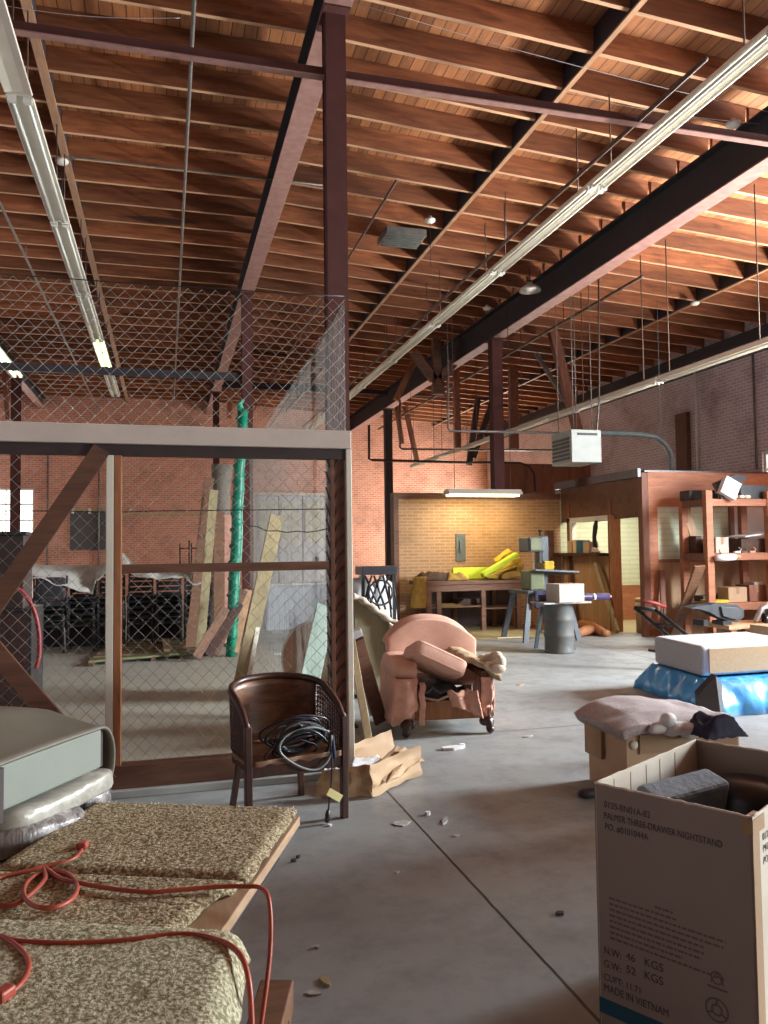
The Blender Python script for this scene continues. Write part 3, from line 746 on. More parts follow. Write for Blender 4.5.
brace('dark hanger between the two far brace pairs', [((456, 365), (458, 448))], -1, .13, .1, 'red_timber')
brace('dark crossed pair of braces left of the right column', [((478, 398), (469, 465)), ((492, 402), (473, 458))], -1, .14, .1, 'steel_dark')
brace('brown hanger right of the second column', [((513, 368), (514, 449))], -1, .2, .12, 'red_timber')
brace('thick reddish timber strut slanting down behind the heater', [((552, 330), (578, 432))], -1, .17, .12, 'red_timber')
brace('thin grey strut slanting behind the reddish timber', [((536, 353), (566, 402))], -1, .08, .06, 'grey_pipe')
brace('dark bracket strut at the left edge above the header', [((4, 372), (8, 420)), ((10, 372), (20, 408))], -1, .1, .08, 'red_timber')
brace('orange timber hanger inside the cage by the green roll', [((231, 385), (229, 418))], -1, .12, .1, 'orange_wood')
# sagging wires under the joists
for (p, q, lab) in (((345, 0), (768, 112), 'upper thin pale wire strung under the joists at upper right'), ((560, 92), (760, 124), 'lower thin pale wire strung under the joists at upper right'), ((0, 5), (180, 18), 'thin wire strung under the dark joists at upper left')):
    a = onz(*p, ZJ - .06); c = onz(*q, zj(onz(*q, ZJ).x) - .06)
    tag(MB().tube([lerp(a, c, k / 8) - V((0, 0, .05 * math.sin(PI * k / 8))) for k in range(9)], .003, 5).build('wire', 'aluminium'), lab, 'wire')
# ================================================================ WORKBENCH CORNER
by0, by1, bz = 14.45, 15.2, .97
bx0, bx1 = 4.75, 6.95
t = thing('workbench', 'long brown timber workbench against the brick wall', 'workbench', ((bx0 + bx1) / 2, 15.15, 0))
MB().box((bx0 - .05, by0 - .05, bz - .07), (bx1, by1, bz)).build('top', 'bench_wood', t, bevel=.006)
MB().box((bx0, by0 - .01, bz - .2), (bx1, by0 + .03, bz - .07)).build('apron', 'bench_wood', t)
for k, x in enumerate((bx0 + .08, bx0 + .28, 5.95, 6.7)):
    MB().box((x, by0, 0), (x + .09, by0 + .09, bz - .2)).build('leg', 'bench_wood', t)
for x in (bx0 + .08, 5.6, 6.45, bx1 - .1): MB().box((x, by1 - .09, 0), (x + .09, by1, bz - .07)).build('leg', 'bench_wood', t)
MB().box((bx0 + .1, by0 + .02, .45), (6.0, by1 - .05, .48)).build('shelf', 'bench_wood', t)
MB().box((bx0 + .1, by1 - .04, .02), (bx1, by1 - .02, bz - .1)).build('back_boards', 'dark_wood', t)
MB().box((5.95, by0 + .02, .4), (6.85, by1 - .05, .43)).build('shelf', 'bench_wood', t)
# things on the shelf of the bench
tag(MB().cbox((5.4, 14.65, .49), (.42, .3, .012), Matrix.Rotation(.15, 3, 'X')).build('card_sheet', 'mustard_cloth'), 'yellow sheet lying on the bench shelf', 'sheet')
o = thing('folder_stack', 'dark stack of folders on the bench shelf beside the yellow sheet', 'folders', (5.75, 14.8, .48)); 
for k in range(4): MB().cbox((5.73 + .02 * k, 14.82, .5 + k * .03), (.45, .35, .025), .1 * k).build('folder', 'dark_cloth', o)
# cloth, foam and lime boards on the bench
def rag(name, label, c, d, mat, seed, cat, h=.25, drape=None):
    rr = random.Random(seed); c = V(c)
    def fn(u, v):
        x = (u - .5) * d[0]; y = (v - .5) * d[1]
        e = min(1, 3.5 * min(u, 1 - u, v, 1 - v) * 2)
        z = h * e * (.55 + .9 * abs(nz(u * 3.3 + seed, v * 3.1)) + .35 * nz(u * 8, v * 8 + seed))
        return c + V((x + .05 * nz(u * 4, v * 4 + 9 + seed), y, max(z, .004)))
    return tag(MB().sheet(fn, 26, 18, .012).build(name, mat), label, cat)
rag('cloth_heap', 'brown and dark crumpled cloth at the left of the bench', (5.1, 14.8, bz + .012), (.72, .5), 'dark_cloth', 4, 'cloth', .15)
rag('cloth_heap', 'mustard crumpled cloth beside the lime board', (5.5, 14.7, bz + .012), (.45, .4), 'mustard_cloth', 9, 'cloth', .16)
rf = random.Random(6)
for k, (x, y, z, w_, h_, a_, mt, lab) in enumerate((
        (6.3, 14.7, .05, .5, .1, .1, 'yellow_foam', 'yellow foam offcut lying lowest in the pile beside the band saw'),
        (6.62, 14.6, .06, .45, .11, -.2, 'mustard_cloth', 'ochre foam offcut at the front foot of the yellow pile'),
        (6.7, 14.85, .13, .45, .13, .3, 'yellow_foam', 'thick yellow foam offcut at the back of the pile'),
        (6.45, 14.75, .17, .5, .1, -.35, 'yellow_foam', 'yellow foam offcut sloping across the middle of the pile'),
        (6.72, 14.7, .24, .36, .11, -.5, 'yellow_foam', 'tilted yellow foam offcut near the top of the pile'),
        (6.6, 14.85, .33, .4, .1, -.55, 'yellow_foam', 'topmost yellow foam offcut of the pile'),
        (6.8, 14.62, .15, .22, .16, .2, 'mustard_cloth', 'small ochre foam offcut at the saw end of the pile'))):
    Rf = Matrix.Rotation(rf.uniform(-.4, .4), 3, 'Z') @ Matrix.Rotation(a_, 3, 'Y') @ Matrix.Rotation(rf.uniform(-.3, .3), 3, 'X')
    tag(MB().pillow((x, y, bz + z * 1.35), (w_, .28, h_ * 1.3), Rf, .45, 16, 0, .035, k).build('foam_offcut', mt), lab, 'foam', 'yellow foam offcuts piled on the bench')
# hanging mustard jacket at the left end
hx = bx0 - .12
def hang(u, v):
    z = bz + .1 - v * .6; w = .24 + .08 * v + .04 * nz(v * 5, u * 3)
    return V((hx + (u - .5) * w + .05 * (1 - v), by0 - .02 - .05 * math.sin(u * PI) + .03 * nz(u * 6, v * 4), z))
tag(MB().sheet(hang, 12, 14, .02).build('jacket', 'mustard_cloth'), 'mustard cloth hanging off the left end of the bench', 'cloth')
tag(MB().cbox((5.92, 14.68, bz + .13), (.95, .06, .24), Matrix.Rotation(-.35, 3, 'X')).build('lime_board', 'lime_foam', bevel=.01), 'flat lime green board lying behind the foam strip', 'board')
p, q = V((5.95, 14.42, bz + .1)), V((6.75, 14.5, bz + .5))
tag(MB().bar(p, q, .16, .1).build('foam_strip', 'lime_foam', bevel=.03), 'long lime foam strip propped up over the yellow heap', 'foam')
tag(MB().bar((6.05, 14.5, bz + .07), (6.88, 14.56, bz + .32), .13, .05).build('foam_strip', 'yellow_foam', bevel=.015), 'second yellow foam strip lying under the lime one', 'foam')
# metal plate on the wall
tag(MB().box((5.75, PY - .02, 1.33), (5.96, PY, 1.9)).box((5.82, PY - .045, 1.5), (5.88, PY - .02, 1.75)).build('wall_plate', 'machine_grey', bevel=.004), 'grey metal plate on the tan brick wall above the bench', 'plate')
tag(MB().box((7.75, PY - .12, 0), (7.92, PY - .02, 1.95)).build('leaning_board', 'brown_timber', bevel=.006), 'brown board standing in the corner behind the band saw', 'board')
# ---- band saw on its stand
by = 12.6
S = lambda u, v, y=by: ony(u, v, y)
t = thing('band_saw', 'grey green band saw with tilted table on splayed stand', 'band saw', (6.35, by, 0))
a = S(525, 540); w = .42
MB().box((6.04, by - .1, 1.52), (6.34, by + .32, 1.78)).build('upper_wheel_case', 'machine_grey', t, bevel=.03, seg=3)
MB().box((6.07, by - .115, 1.55), (6.26, by - .1, 1.75)).build('case_door', 'machine_green', t, bevel=.01)
MB().box((6.32, by - .02, 1.18), (6.46, by + .26, 1.8)).build('column_casting', 'machine_blue', t, bevel=.02)
MB().tube([(6.36, by + .1, 1.78), (6.36, by + .1, 1.87)], .02, 8).lathe((6.36, by + .1, 1.87), [(0, 0), (.045, .01), (.045, .03), (0, .04)], 12).build('tension_knob', 'black_metal', t)
MB().box((6.05, by - .1, .86), (6.33, by + .3, 1.2)).build('lower_wheel_case', 'machine_green', t, bevel=.03, seg=3)
MB().box((6.3, by - .02, .84), (6.44, by + .28, 1.2)).build('pedestal', 'machine_blue', t, bevel=.02)
MB().cbox((6.5, by + .05, 1.16), (.84, .6, .035), Matrix.Rotation(.06, 3, 'Y') @ Matrix.Rotation(-.1, 3, 'X')).build('saw_table', 'machine_blue', t, bevel=.008)
MB().box((6.31, by - .14, 1.2), (6.5, by + .0, 1.36)).build('motor', 'yellow_foam', t, bevel=.02)
MB().box((6.16, by - .02, 1.2), (6.165, by + .0, 1.55)).build('blade', 'aluminium', t)
MB().box((6.22, by - .14, 1.33), (6.26, by + .02, 1.52)).build('blade_guard', 'black_metal', t)
MB().box((5.92, by - .28, .8), (6.72, by + .5, .86)).build('stand_top', 'machine_blue', t, bevel=.006)
for sx, sy in ((-1, -1), (1, -1), (-1, 1), (1, 1)):
    MB().bar((6.32 + sx * .34, by + .1 + sy * .32, .82), (6.32 + sx * .5, by + .1 + sy * .45, 0), .09, .05, (0, 1, 0)).build('leg', 'machine_blue', t)
def dr(u, v):
    return V((6.0 + u * .65, by - .32 - .04 * nz(u * 5, v * 3) - .03 * v, .86 - v * (.28 + .14 * nz(u * 4, 7))))
tag(MB().sheet(dr, 16, 10, .01).build('draped_cloth', 'navy_cloth'), 'navy cloth draped over the front of the saw stand', 'cloth')
# stool in front of the stand
t = thing('metal_stool', 'blue grey metal stool with splayed legs beside the drum', 'stool', (5.95, 11.35, 0))
MB().box((5.72, 11.14, .64), (6.02, 11.5, .68)).build('seat', 'machine_blue', t, bevel=.02)
for sx, sy in ((-1, -1), (1, -1), (-1, 1), (1, 1)):
    MB().bar((5.87 + sx * .13, 11.32 + sy * .14, .66), (5.87 + sx * .21, 11.32 + sy * .22, 0), .06, .03, (0, 1, 0)).build('leg', 'machine_blue', t)
MB().box((5.73, 11.15, .25), (6.01, 11.17, .28)).box((5.73, 11.47, .25), (6.01, 11.49, .28)).build('rung', 'machine_blue', t)
# ---- drum with board and carton
dc = V((5.78, 10.98, 0)); 
prof = [(.0, 0), (.225, 0), (.23, .012), (.222, .03)]
for zz in (.26, .5): prof += [(.222, zz - .025), (.234, zz), (.222, zz + .025)]
prof += [(.222, .72), (.232, .735), (.232, .75), (.215, .75), (.215, .735), (0, .735)]
t = thing('steel_drum', 'dull grey steel drum with a board on top', 'drum', dc)
MB().lathe(dc, prof, 32).build('body', 'drum_paint', t)
MB().lathe(dc + V((.1, -.05, .735)), [(0, 0), (.03, 0), (.03, .01), (0, .01)], 12).build('bung', 'steel_dark', t)
tag(MB().cbox((5.78, 10.9, .763), (.8, .42, .024), .03).build('drum_board', 'debris_grey', bevel=.004), 'pale board laid across the steel drum', 'board')
t = thing('small_carton', 'small white carton standing on the drum board', 'box', (5.82, 10.84, .776), .1)
R = Matrix.Rotation(.1, 4, 'Z')
def carton(t, w, d, h, mat, tape='kraft_inside', flaps=True):
    MB().box((-w / 2, -d / 2, 0), (w / 2, d / 2, h)).build('body', mat, t, bevel=.004, world=False)
    MB().box((-w / 2 - .001, -.025, h - .001), (w / 2 + .001, .025, h + .001)).build('tape', tape, t, world=False)
carton(t, .44, .36, .27, 'carton_white')
MB().box((-.02, -.1825, .05), (.18, -.181, .2)).build('printed_panel', 'white_paper', t, world=False)
# purple roll lying across the drum board
t = thing('fabric_roll', 'dark purple fabric roll lying behind the carton and jutting past the drum', 'roll', (6.2, 11.06, .776))
MB().tube([(5.5, 11.06, .826), (6.2, 11.07, .822), (6.72, 11.1, .815)], .05, 14).build('roll', 'purple_roll', t)
MB().tube([(6.42, 11.08, .819), (6.46, 11.08, .819)], .053, 14).build('tag', 'white_paper', t)
MB().tube([(6.7, 11.1, .815), (6.76, 11.1, .814)], .018, 10).build('core', 'kraft_paper', t)
p = S(578, 598, 11.6)
# leaning yellow plank, curved legs, barrel of card
def lean(label, a, c, w, t, mat, name='plank', cat='plank', up=(0, 1, 0), group=None):
    """plank from floor point a to upper point c"""
    o = MB().bar(a, c, w, t, up).build(name, mat, bevel=.004); return tag(o, label, cat, group)
lean('yellow timber leaning on the office boards behind the drum', (8.0, 12.95, .03), (8.06, 13.75, 1.28), .1, .06, 'weathered_plank', up=(1, 0, 0))
lean('second brown timber leaning under the office counter', (8.05, 14.6, .03), (8.09, 14.9, 1.38), .1, .06, 'bench_wood', up=(1, 0, 0))
pc = S(629, 625, 12.9)
t = thing('cardboard_barrel', 'tan cardboard barrel standing in the office doorway', 'barrel', (8.75, 12.95, 0))
MB().lathe((8.62, 12.95, 0), [(0, 0), (.19, 0), (.19, .62), (.17, .62), (.17, .04), (0, .04)], 28).build('drum', 'kraft_paper', t)
MB().lathe((8.62, 12.95, 0), [(.192, .56), (.197, .56), (.197, .63), (.17, .63)], 28).build('rim', 'cardboard', t)
for k, (u0, v0, u1, v1) in enumerate(((575, 627, 607, 634), (577, 634, 604, 630))):
    a = onz(u0, v0, .06); c = onz(u1, v1, .05)
    pts = [lerp(a, c, s) + V((0, 0, (.17 - .1 * k) * math.sin(PI * (s * .9)) * (1 - s))) for s in [i / 10 for i in range(11)]]
    tag(MB().tube(pts, [.07 + .02 * math.sin(i * .3) for i in range(11)], 10).build('chair_leg_blank', 'orange_wood'), ('curved' if k == 0 else 'straighter') + ' orange timber blank lying on the floor behind the drum', 'timber')
# scraps around the saw
for k, (u, v, lab) in enumerate(((530, 627, 'near the saw leg'), (548, 633, 'between stool and drum'), (556, 626, 'under the stool'), (540, 622, 'behind the stool'), (568, 634, 'touching the drum'))):
    c = onz(u, v, .0); rag('wood_scrap', f'small tan wood scrap on the floor {lab}', (c.x, c.y, .013), (.22, .18), 'kraft_paper', 20 + k, 'scrap', .09)
for (u0, v0, u1, v1, lab) in ((497, 638, 530, 637, 'pale strip of wood lying on the floor in front of the bench'),):
    lean(lab, onz(u0, v0, .015), onz(u1, v1, .015), .06, .02, 'pale_wood', up=(0, 0, 1))
# counter things inside hatch
t = None
cz = 1.48
for k, (y, w, h, mat, lab) in enumerate(((14.5, .2, .24, 'cardboard', 'tan carton on the office counter'), (14.3, .14, .26, 'pale_wood', 'slim cream carton on the office counter'), (14.12, .16, .25, 'teal_print', 'blue box on the office counter'), (13.85, .22, .22, 'cardboard', 'brown paper wrapped box on the office counter'))):
    tag(MB().box((7.91, y - w / 2, cz + .001), (8.12, y + w / 2, cz + h)).build('counter_box', mat, bevel=.006), lab, 'box')
rag('rag', 'pale rag hanging over the counter edge', (7.92, 13.5, cz + .012), (.12, .14), 'cream_padding', 33, 'cloth', .08)
t = thing('desk_clamp', 'black curved tool standing on the office counter', 'tool', (8.04, 13.65, cz))
MB().tube([(8.04, 13.72, cz), (8.04, 13.75, cz + .3), (8.04, 13.7, cz + .5), (8.04, 13.66, cz + .62)], [.045, .04, .05, .03], 8).build('arm', 'black_metal', t)
MB().lathe((8.04, 13.72, cz), [(0, 0), (.08, 0), (.08, .03), (0, .03)], 14).build('base', 'black_metal', t)
# ================================================================ RACKS AND CLUTTER ON THE RIGHT
ry0, ry1, rx0, rx1 = 11.3, 12.05, 8.72, 11.3
t = thing('timber_rack', 'orange timber storage rack with three loaded shelves', 'rack', (rx0, ry0, 0))
for x in (rx0, 9.95, rx1 - .12):
    for y in (ry0, ry1 - .1): MB().box((x, y, 0), (x + .13, y + .1, 2.52 if y == ry0 else 2.38)).build('post', 'shelf_wood', t, bevel=.006)
for z in (2.26, 1.34, .5):
    MB().box((rx0 + .13, ry0 + .02, z), (rx1, ry0 + .07, z + .12)).build('front_rail', 'shelf_wood', t, bevel=.004)
    MB().box((rx0 + .0, ry0 + .1, z), (rx0 + .05, ry1 - .1, z + .12)).build('side_rail', 'brown_timber', t, bevel=.004)
    MB().box((rx0 + .05, ry0 + .07, z + .1), (rx1, ry1, z + .125)).build('shelf_board', 'bench_wood', t)
zs = (2.385, 1.465, .625)
def rbox(name, label, x, y, z, w, d, h, mat, rz=0, cat='box', tilt=None, tape=True, group=None):
    tt = thing(name, label, cat, (x, y, z), rz, group, rot=(Matrix.Rotation(rz, 3, 'Z') @ tilt) if tilt is not None else None)
    MB().box((-w / 2, -d / 2, 0), (w / 2, d / 2, h)).build('body', mat, tt, bevel=.005, world=False)
    if tape: MB().box((-w / 2 - .001, -.03, h - .001), (w / 2 + .001, .03, h + .0015)).box((-.03, -d / 2 - .0015, h * .55), (.03, -d / 2 + .001, h)).build('tape', 'kraft_inside', tt, world=False)
    return tt
rbox('carton', 'whitish carton on the middle shelf of the rack', 9.08, 11.55, zs[1], .28, .3, .27, 'carton_white', .1)
rbox('carton', 'dark carton behind the front post on the middle shelf', 8.98, 11.85, zs[1], .28, .2, .3, 'dark_cloth', 0)
rbox('carton', 'tan carton standing tilted on the lowest rack shelf', 9.42, 11.6, zs[2], .36, .3, .25, 'cardboard', -.05)
rbox('carton', 'red brown carton at the right end of the lowest shelf', 9.85, 11.65, zs[2], .36, .34, .28, 'red_timber', .02)
rbox('carton', 'small pale box on the red brown carton', 9.87, 11.6, zs[2] + .281, .2, .22, .05, 'carton_white', .1, tape=False)
rbox('board_stack', 'flat yellow board on the lowest shelf beside the post', 8.98, 11.5, zs[2], .34, .3, .05, 'yellow_foam', .1, 'board', tape=False)
rbox('board_stack', 'dark flat boards at the back of the lowest shelf', 9.3, 11.88, zs[2], .7, .25, .1, 'dark_card', 0, 'board', tape=False)
rbox('white_board', 'long white board lying on the middle shelf', 9.9, 11.62, zs[1] + .3, .8, .45, .025, 'white_paper', .1, 'board', Matrix.Rotation(-.1, 3, 'Y'), tape=False)
rbox('carton', 'dark box under the long white board on the middle shelf', 9.85, 11.65, zs[1], .7, .4, .24, 'dark_cloth', .03, tape=False)
rbox('white_carton', 'white square box tipped over the top front rail', 9.1, 11.28, zs[0] + .03, .3, .12, .32, 'white_paper', -.15, 'box', Matrix.Rotation(.5, 3, 'Y') @ Matrix.Rotation(-.15, 3, 'X'), tape=False)
def card(name, label, pts, th, mat, cat, parent=None):
    pts = [V(p) for p in pts]; n = (pts[1] - pts[0]).cross(pts[2] - pts[0]).normalized() * th
    o = MB().prism(pts, n).build(name, mat, parent)
    return tag(o, label, cat) if parent is None else o
yy = 11.42
card('black_card', 'black folded card sheet sticking up on the top shelf', [ony(713, 484, yy), ony(736, 474, yy + .1), ony(748, 476, yy + .2), ony(738, 490, yy), ony(722, 499, yy - .15)], .03, 'dark_card', 'card')
rbox('black_case', 'black case at the right of the top shelf', 9.75, 11.65, zs[0], .6, .5, .24, 'black_plastic', .1, 'case', tape=False)
rbox('black_case', 'dark box at the left end of the top shelf', 8.98, 11.86, zs[0] , .5, .3, .17, 'dark_card', -.1, 'case', tape=False)
rbox('black_case', 'low slate box between the top shelf post and black card', 8.92, 11.55, zs[0], .3, .24, .1, 'slate_cloth', .2, 'case', tape=False)
for k, (x, lab) in enumerate(((9.35, 'left'), (9.5, 'middle'), (9.62, 'right'))):
    o = tag(MB().pillow((x, 11.4, zs[0] + .035), (.13, .1, .07), None, .7, 10).build('foam_lump', 'cream_padding'), f'{lab} pale lump among three on the top shelf edge', 'lump', 'pale lumps on the top shelf')
p = ony(716, 558, 11.24); q = ony(735, 557, 11.24)
t = thing('white_tube', 'bright white roll hung under the middle rail', 'roll', p)
MB().tube([p, lerp(p, q, .4), q], [.05, .065, .055], 14).build('roll', 'white_paper', t); MB().tube([q, q + V((.1, 0, .0))], .035, 10).build('core', 'kraft_paper', t)
MB().tube([lerp(p, q, .3), lerp(p, q, .3) + V((0, .06, .14))], .008, 6).build('hook', 'black_metal', t)
for k in range(7):
    x = 9.3 + k * .17; z = zs[1] if k < 0 else 1.465
# small things along the middle shelf edge
for k, (x, lab, mt) in enumerate(((9.38, 'pale metal bracket lying left on the middle shelf edge', 'aluminium'), (9.52, 'rusty clamp lying on the middle shelf edge', 'rust_pipe'), (9.68, 'pale peach block on the middle shelf edge', 'pink_torn'))):
    tt = thing('hand_tool', lab, 'tool', (x, 11.4, zs[1]))
    MB().box((x - .06, 11.37, zs[1]), (x + .06, 11.42, zs[1] + .03)).build('body', mt, tt, bevel=.006); MB().tube([(x + .05, 11.395, zs[1] + .02), (x + .09, 11.4, zs[1] + .06), (x + .05, 11.41, zs[1] + .09)], .01, 6).build('hook', mt, tt)
# leaning boards
yb = 11.05
t = lean('broad brown board leaning against the rack post', onz(674, 636, .02), ony(700, 566, 11.22), .2, .04, 'bench_wood', up=(0, 1, 0))
lean('narrow red board leaning on the office front', ony(664, 632, 12.1), ony(662, 570, 12.2), .1, .03, 'red_timber', up=(0, 1, 0))
lean('short timber leaning inside the rack above the middle shelf', (8.95, 11.95, zs[1] + .31), (8.8, 11.98, 2.24), .16, .03, 'panel_wood', up=(0, 1, 0))
# black push cart
yc = 9.3
t = thing('push_cart', 'black folding push cart with slanted twin handle rails', 'cart', (7.2, 8.8, 0))
a1, b1 = ony(634.5, 607.6, 9.4), ony(655, 609.6, 9.2)
c1, d1 = ony(702, 664, 8.7), ony(724, 664, 8.5)
for (p, q) in ((a1, c1), (b1, d1)): MB().tube([p, lerp(p, q, .5), q], .026, 8).build('handle_rail', 'black_metal', t)
MB().tube([a1, b1], .028, 8).build('handle_grip', 'black_metal', t)
MB().tube([lerp(a1, c1, .3), lerp(b1, d1, .3)], .014, 8).build('cross_bar', 'black_metal', t)
e = (c1 + d1) / 2; rr = (d1 - c1)
MB().bar((e.x - .02, e.y - .05, .14), (e.x + .75, e.y - .15, .14), .5, .04).build('deck', 'black_plastic', t, bevel=.01)
MB().bar(c1, (c1.x, c1.y, .14), .03, .03).bar(d1, (d1.x, d1.y, .14), .03, .03).build('uprights', 'black_metal', t)
for sx in (.05, .65):
    for sy in (-.2, .2): MB().lathe((e.x + sx, e.y + sy, .06), [(0, -.02), (.06, -.02), (.06, .02), (0, .02)], 14, Matrix.Rotation(PI / 2, 3, 'X')).build('wheel', 'black_plastic', t)
yr = 10.6
t = thing('red_handle_truck', 'thin hand truck with a red grip bar beside the cart', 'hand truck', onz(662, 640, 0))
p, q, s = ony(643, 601, yr), ony(665.6, 607, yr), ony(661.6, 640, yr)
MB().tube([p, lerp(p, q, .5) + V((0, 0, .015)), q], .025, 8).build('grip', 'red_hose', t)
MB().tube([q - V((.03, 0, 0)), (q.x - .04, yr, .03)], .014, 6).build('upright', 'black_metal', t)
MB().box((q.x - .3, yr - .2, 0), (q.x, yr + .04, .03)).build('toe_plate', 'black_metal', t)
# heap of machinery right of the cart
ym = 10.3
tt = thing('low_bench', 'low timber bench carrying the black machine parts', 'bench', (9.0, ym, 0))
p = ony(716, 624, ym)
MB().box((8.05, ym - .3, p.z - .06), (10.2, ym + .35, p.z)).build('top', 'panel_wood', tt)
for x in (8.1, 9.0, 10.05):
    for y in (ym - .28, ym + .25): MB().box((x, y, 0), (x + .1, y + .08, p.z - .06)).build('leg', 'shelf_wood', tt)
zt = p.z
a, c = ony(692, 607, ym - .1), ony(738, 614, ym - .1)
tt = thing('black_duct_machine', 'long black tapered machine body lying on the low bench', 'machine', (a.x, ym, zt))
pg = [ony(680 + x / 8.73, 560 + y / 8.73, ym - .15) for x, y in ((95, 420), (165, 402), (270, 392), (300, 380), (400, 384), (500, 392), (560, 435), (560, 500), (500, 545), (420, 530), (330, 500), (262, 458), (180, 432), (95, 426))]
MB().prism(pg, (.06, .3, 0)).build('body', 'black_machine', tt, bevel=.03)
pg2 = [lerp(q, (pg[4] + pg[8]) / 2, .3) + V((0, -.03, 0)) for q in pg[3:11]]
MB().prism(pg2, (0, .05, 0)).build('side_cover', 'dark_card', tt, bevel=.01)
MB().box((c.x - .35, ym - .2, zt), (c.x - .2, ym + .05, zt + .06)).box((a.x + .12, ym - .2, zt), (a.x + .2, ym + .05, zt + .09)).build('feet', 'black_plastic', tt)
rj = random.Random(5)
labs = ['silver bent pipe lying over the machine heap', 'grey casting at the left of the machine heap', 'pale steel bracket in the machine heap', 'dark gear box in the machine heap', 'bright tin can in the machine heap', 'white pipe stub at the front of the machine heap', 'rusty plate in the machine heap', 'black motor at the back of the machine heap']
for k, lab in enumerate(labs):
    x = 8.78 + .14 * (k % 4) + .03 * k; y = ym - .15 + .2 * (k // 4); z = zt
    mt = ['aluminium', 'machine_grey', 'wire_steel', 'steel_dark', 'aluminium', 'white_paint', 'rust_pipe', 'black_metal'][k]
    tt = thing('machine_part', lab, 'machine part', (x, y, z), 0, None)
    h = rj.uniform(.12, .3)
    if k in (0, 5): MB().tube([(x - .12, y, z + .03), (x, y, z + h), (x + .15, y - .05, z + h + .02)], .03, 10).build('pipe', mt, tt)
    elif k in (3, 7, 1): MB().lathe((x, y, z), [(0, 0), (.09, 0), (.1, .03), (.1, h - .02), (.05, h), (.03, h + .05), (0, h + .05)], 14).build('casting', mt, tt)
    else: MB().bar((x - .08, y, z + .02), (x + .1, y + .03, z + h), .09, .03).build('plate', mt, tt, bevel=.004)
    MB().lathe((x + .02, y - .05, z), [(0, 0), (.03, 0), (.03, h * .5), (.0, h * .5)], 10).build('bolt', 'aluminium' if k % 2 else 'black_metal', tt)
rbox('crate', 'orange brown carton on the floor in front of the low bench', 8.55, 9.75, 0, .4, .35, .42, 'cardboard', .05, 'box')
rbox('crate', 'reddish carton on the floor right of the orange brown one', 9.05, 9.7, 0, .38, .34, .46, 'shelf_wood', -.1, 'box')
# ---- white block with wooden face on the blue tarp
A, B = onz(702, 677, .3), onz(654, 663, .3); rd = (onz(768, 672.5, .3) - A).normalized(); bd = (B - A)
blen = max(bd.length, .6); bd.normalize()
wl = 1.25; hb = .30
bo = thing('foam_block', 'big white foam block with a particle board face lying on the blue tarp', 'foam block', A)
Rb = Matrix((rd, bd, V((0, 0, 1)))).transposed()
c = A + rd * wl / 2 + bd * blen / 2 + V((0, 0, hb / 2))
MB().cbox(c, (wl, blen, hb), Rb).build('block', 'styrofoam', bo, bevel=.045, seg=4)
MB().cbox(c - bd * (blen / 2) + V((0, 0, .0)) + rd * .03, (wl - .12, .02, hb - .06), Rb).build('board_face', 'particle_board', bo)
def tarp(u, v):
    x = -.14 + u * (wl + .25); y = -.36 + v * (blen + .6)
    e = min(u, (1 - u), v, 1 - v)
    h = .285 * min(1, (e / .085)) ** .6
    out = .05 * math.sin(u * 23) * math.cos(v * 17)
    k = nz(u * 7, v * 7, 3); k2 = nz(u * 17, v * 17, 8)
    front = max(0, .22 - v) / .22
    p = A + rd * (x + .05 * k2) + bd * (y - front * .1 * (1 + k)) 
    inside = (0 < x < wl and 0 < y < blen)
    return V((p.x, p.y, max(.004, h - (0 if e > .085 else .03 * abs(k)) + (.0 if inside else .025 * k2 + .012 * k) - (.03 * abs(k) if not inside else 0))))
tag(MB().sheet(tarp, 60, 50, .006).build('blue_tarp', 'blue_tarp'), 'crumpled shiny blue tarp bundled under the white foam block', 'tarp')
# ---- carton with speckled foam slab
A2 = onz(628, 800, 0); rz = .0
t = thing('open_carton', 'tan carton under the speckled foam slab', 'box', A2, rz)
w, d, h = .84, .47, .41
mb = MB().box((0, 0, 0), (w, .008, h)).box((0, d - .008, 0), (w, d, h)).box((0, .008, 0), (.008, d - .008, h)).box((w - .008, .008, 0), (w, d - .008, h)).box((.008, .008, 0), (w - .008, d - .008, .01))
mb.build('body', 'cardboard', t, world=False)
MB().box((.09, -.012, h - .13), (w - .02, -.001, h - .01)).build('front_flap', 'kraft_inside', t, world=False)
MB().box((-.03, d * .55, h - .22), (-.008, d, h - .0)).build('side_flap', 'kraft_inside', t, world=False)
mb = MB().lathe((.05, -.001, h - .07), [(0, 0), (.03, 0), (.03, .004), (0, .004)], 20, Matrix.Rotation(PI / 2, 3, 'X')); mb.build('hand_hole', 'cardboard_pale', t, world=False)
T2 = Matrix.Translation(A2) @ Matrix.Rotation(rz, 4, 'Z')
def slab(u, v):
    x = -.07 + u * .82; y = -.05 + v * (d + .12)
    z = h + .075 + .06 * math.sin(PI * min(1, u * 1.15)) * (.35 + .65 * v) - .04 * max(0, 1 - u * 5) - .05 * max(0, 1 - v * 4) * (1 - abs(2 * u - .9)) + .012 * nz(u * 5, v * 5) 
    return T2 @ V((x, y, z))
tag(MB().sheet(slab, 40, 24, .06).build('foam_slab', 'speckled_foam'), 'pale speckled foam slab sagging over the tan carton', 'foam slab')
mb = MB()
for k, (u, v, r) in enumerate(((659, 728, .05), (668, 720, .055), (678, 727, .06), (690, 731, .06), (672, 731, .05))):
    c = ony(u, v, A2.y - .06); mb.pillow(c, (r * 2.2, r * 1.8, r * 1.6), None, .8, 14, 0, .03, k)
tag(mb.build('plastic_bag', 'white_paper'), 'white crumpled plastic bag lying on the front of the foam slab', 'bag')
y4 = A2.y + .75
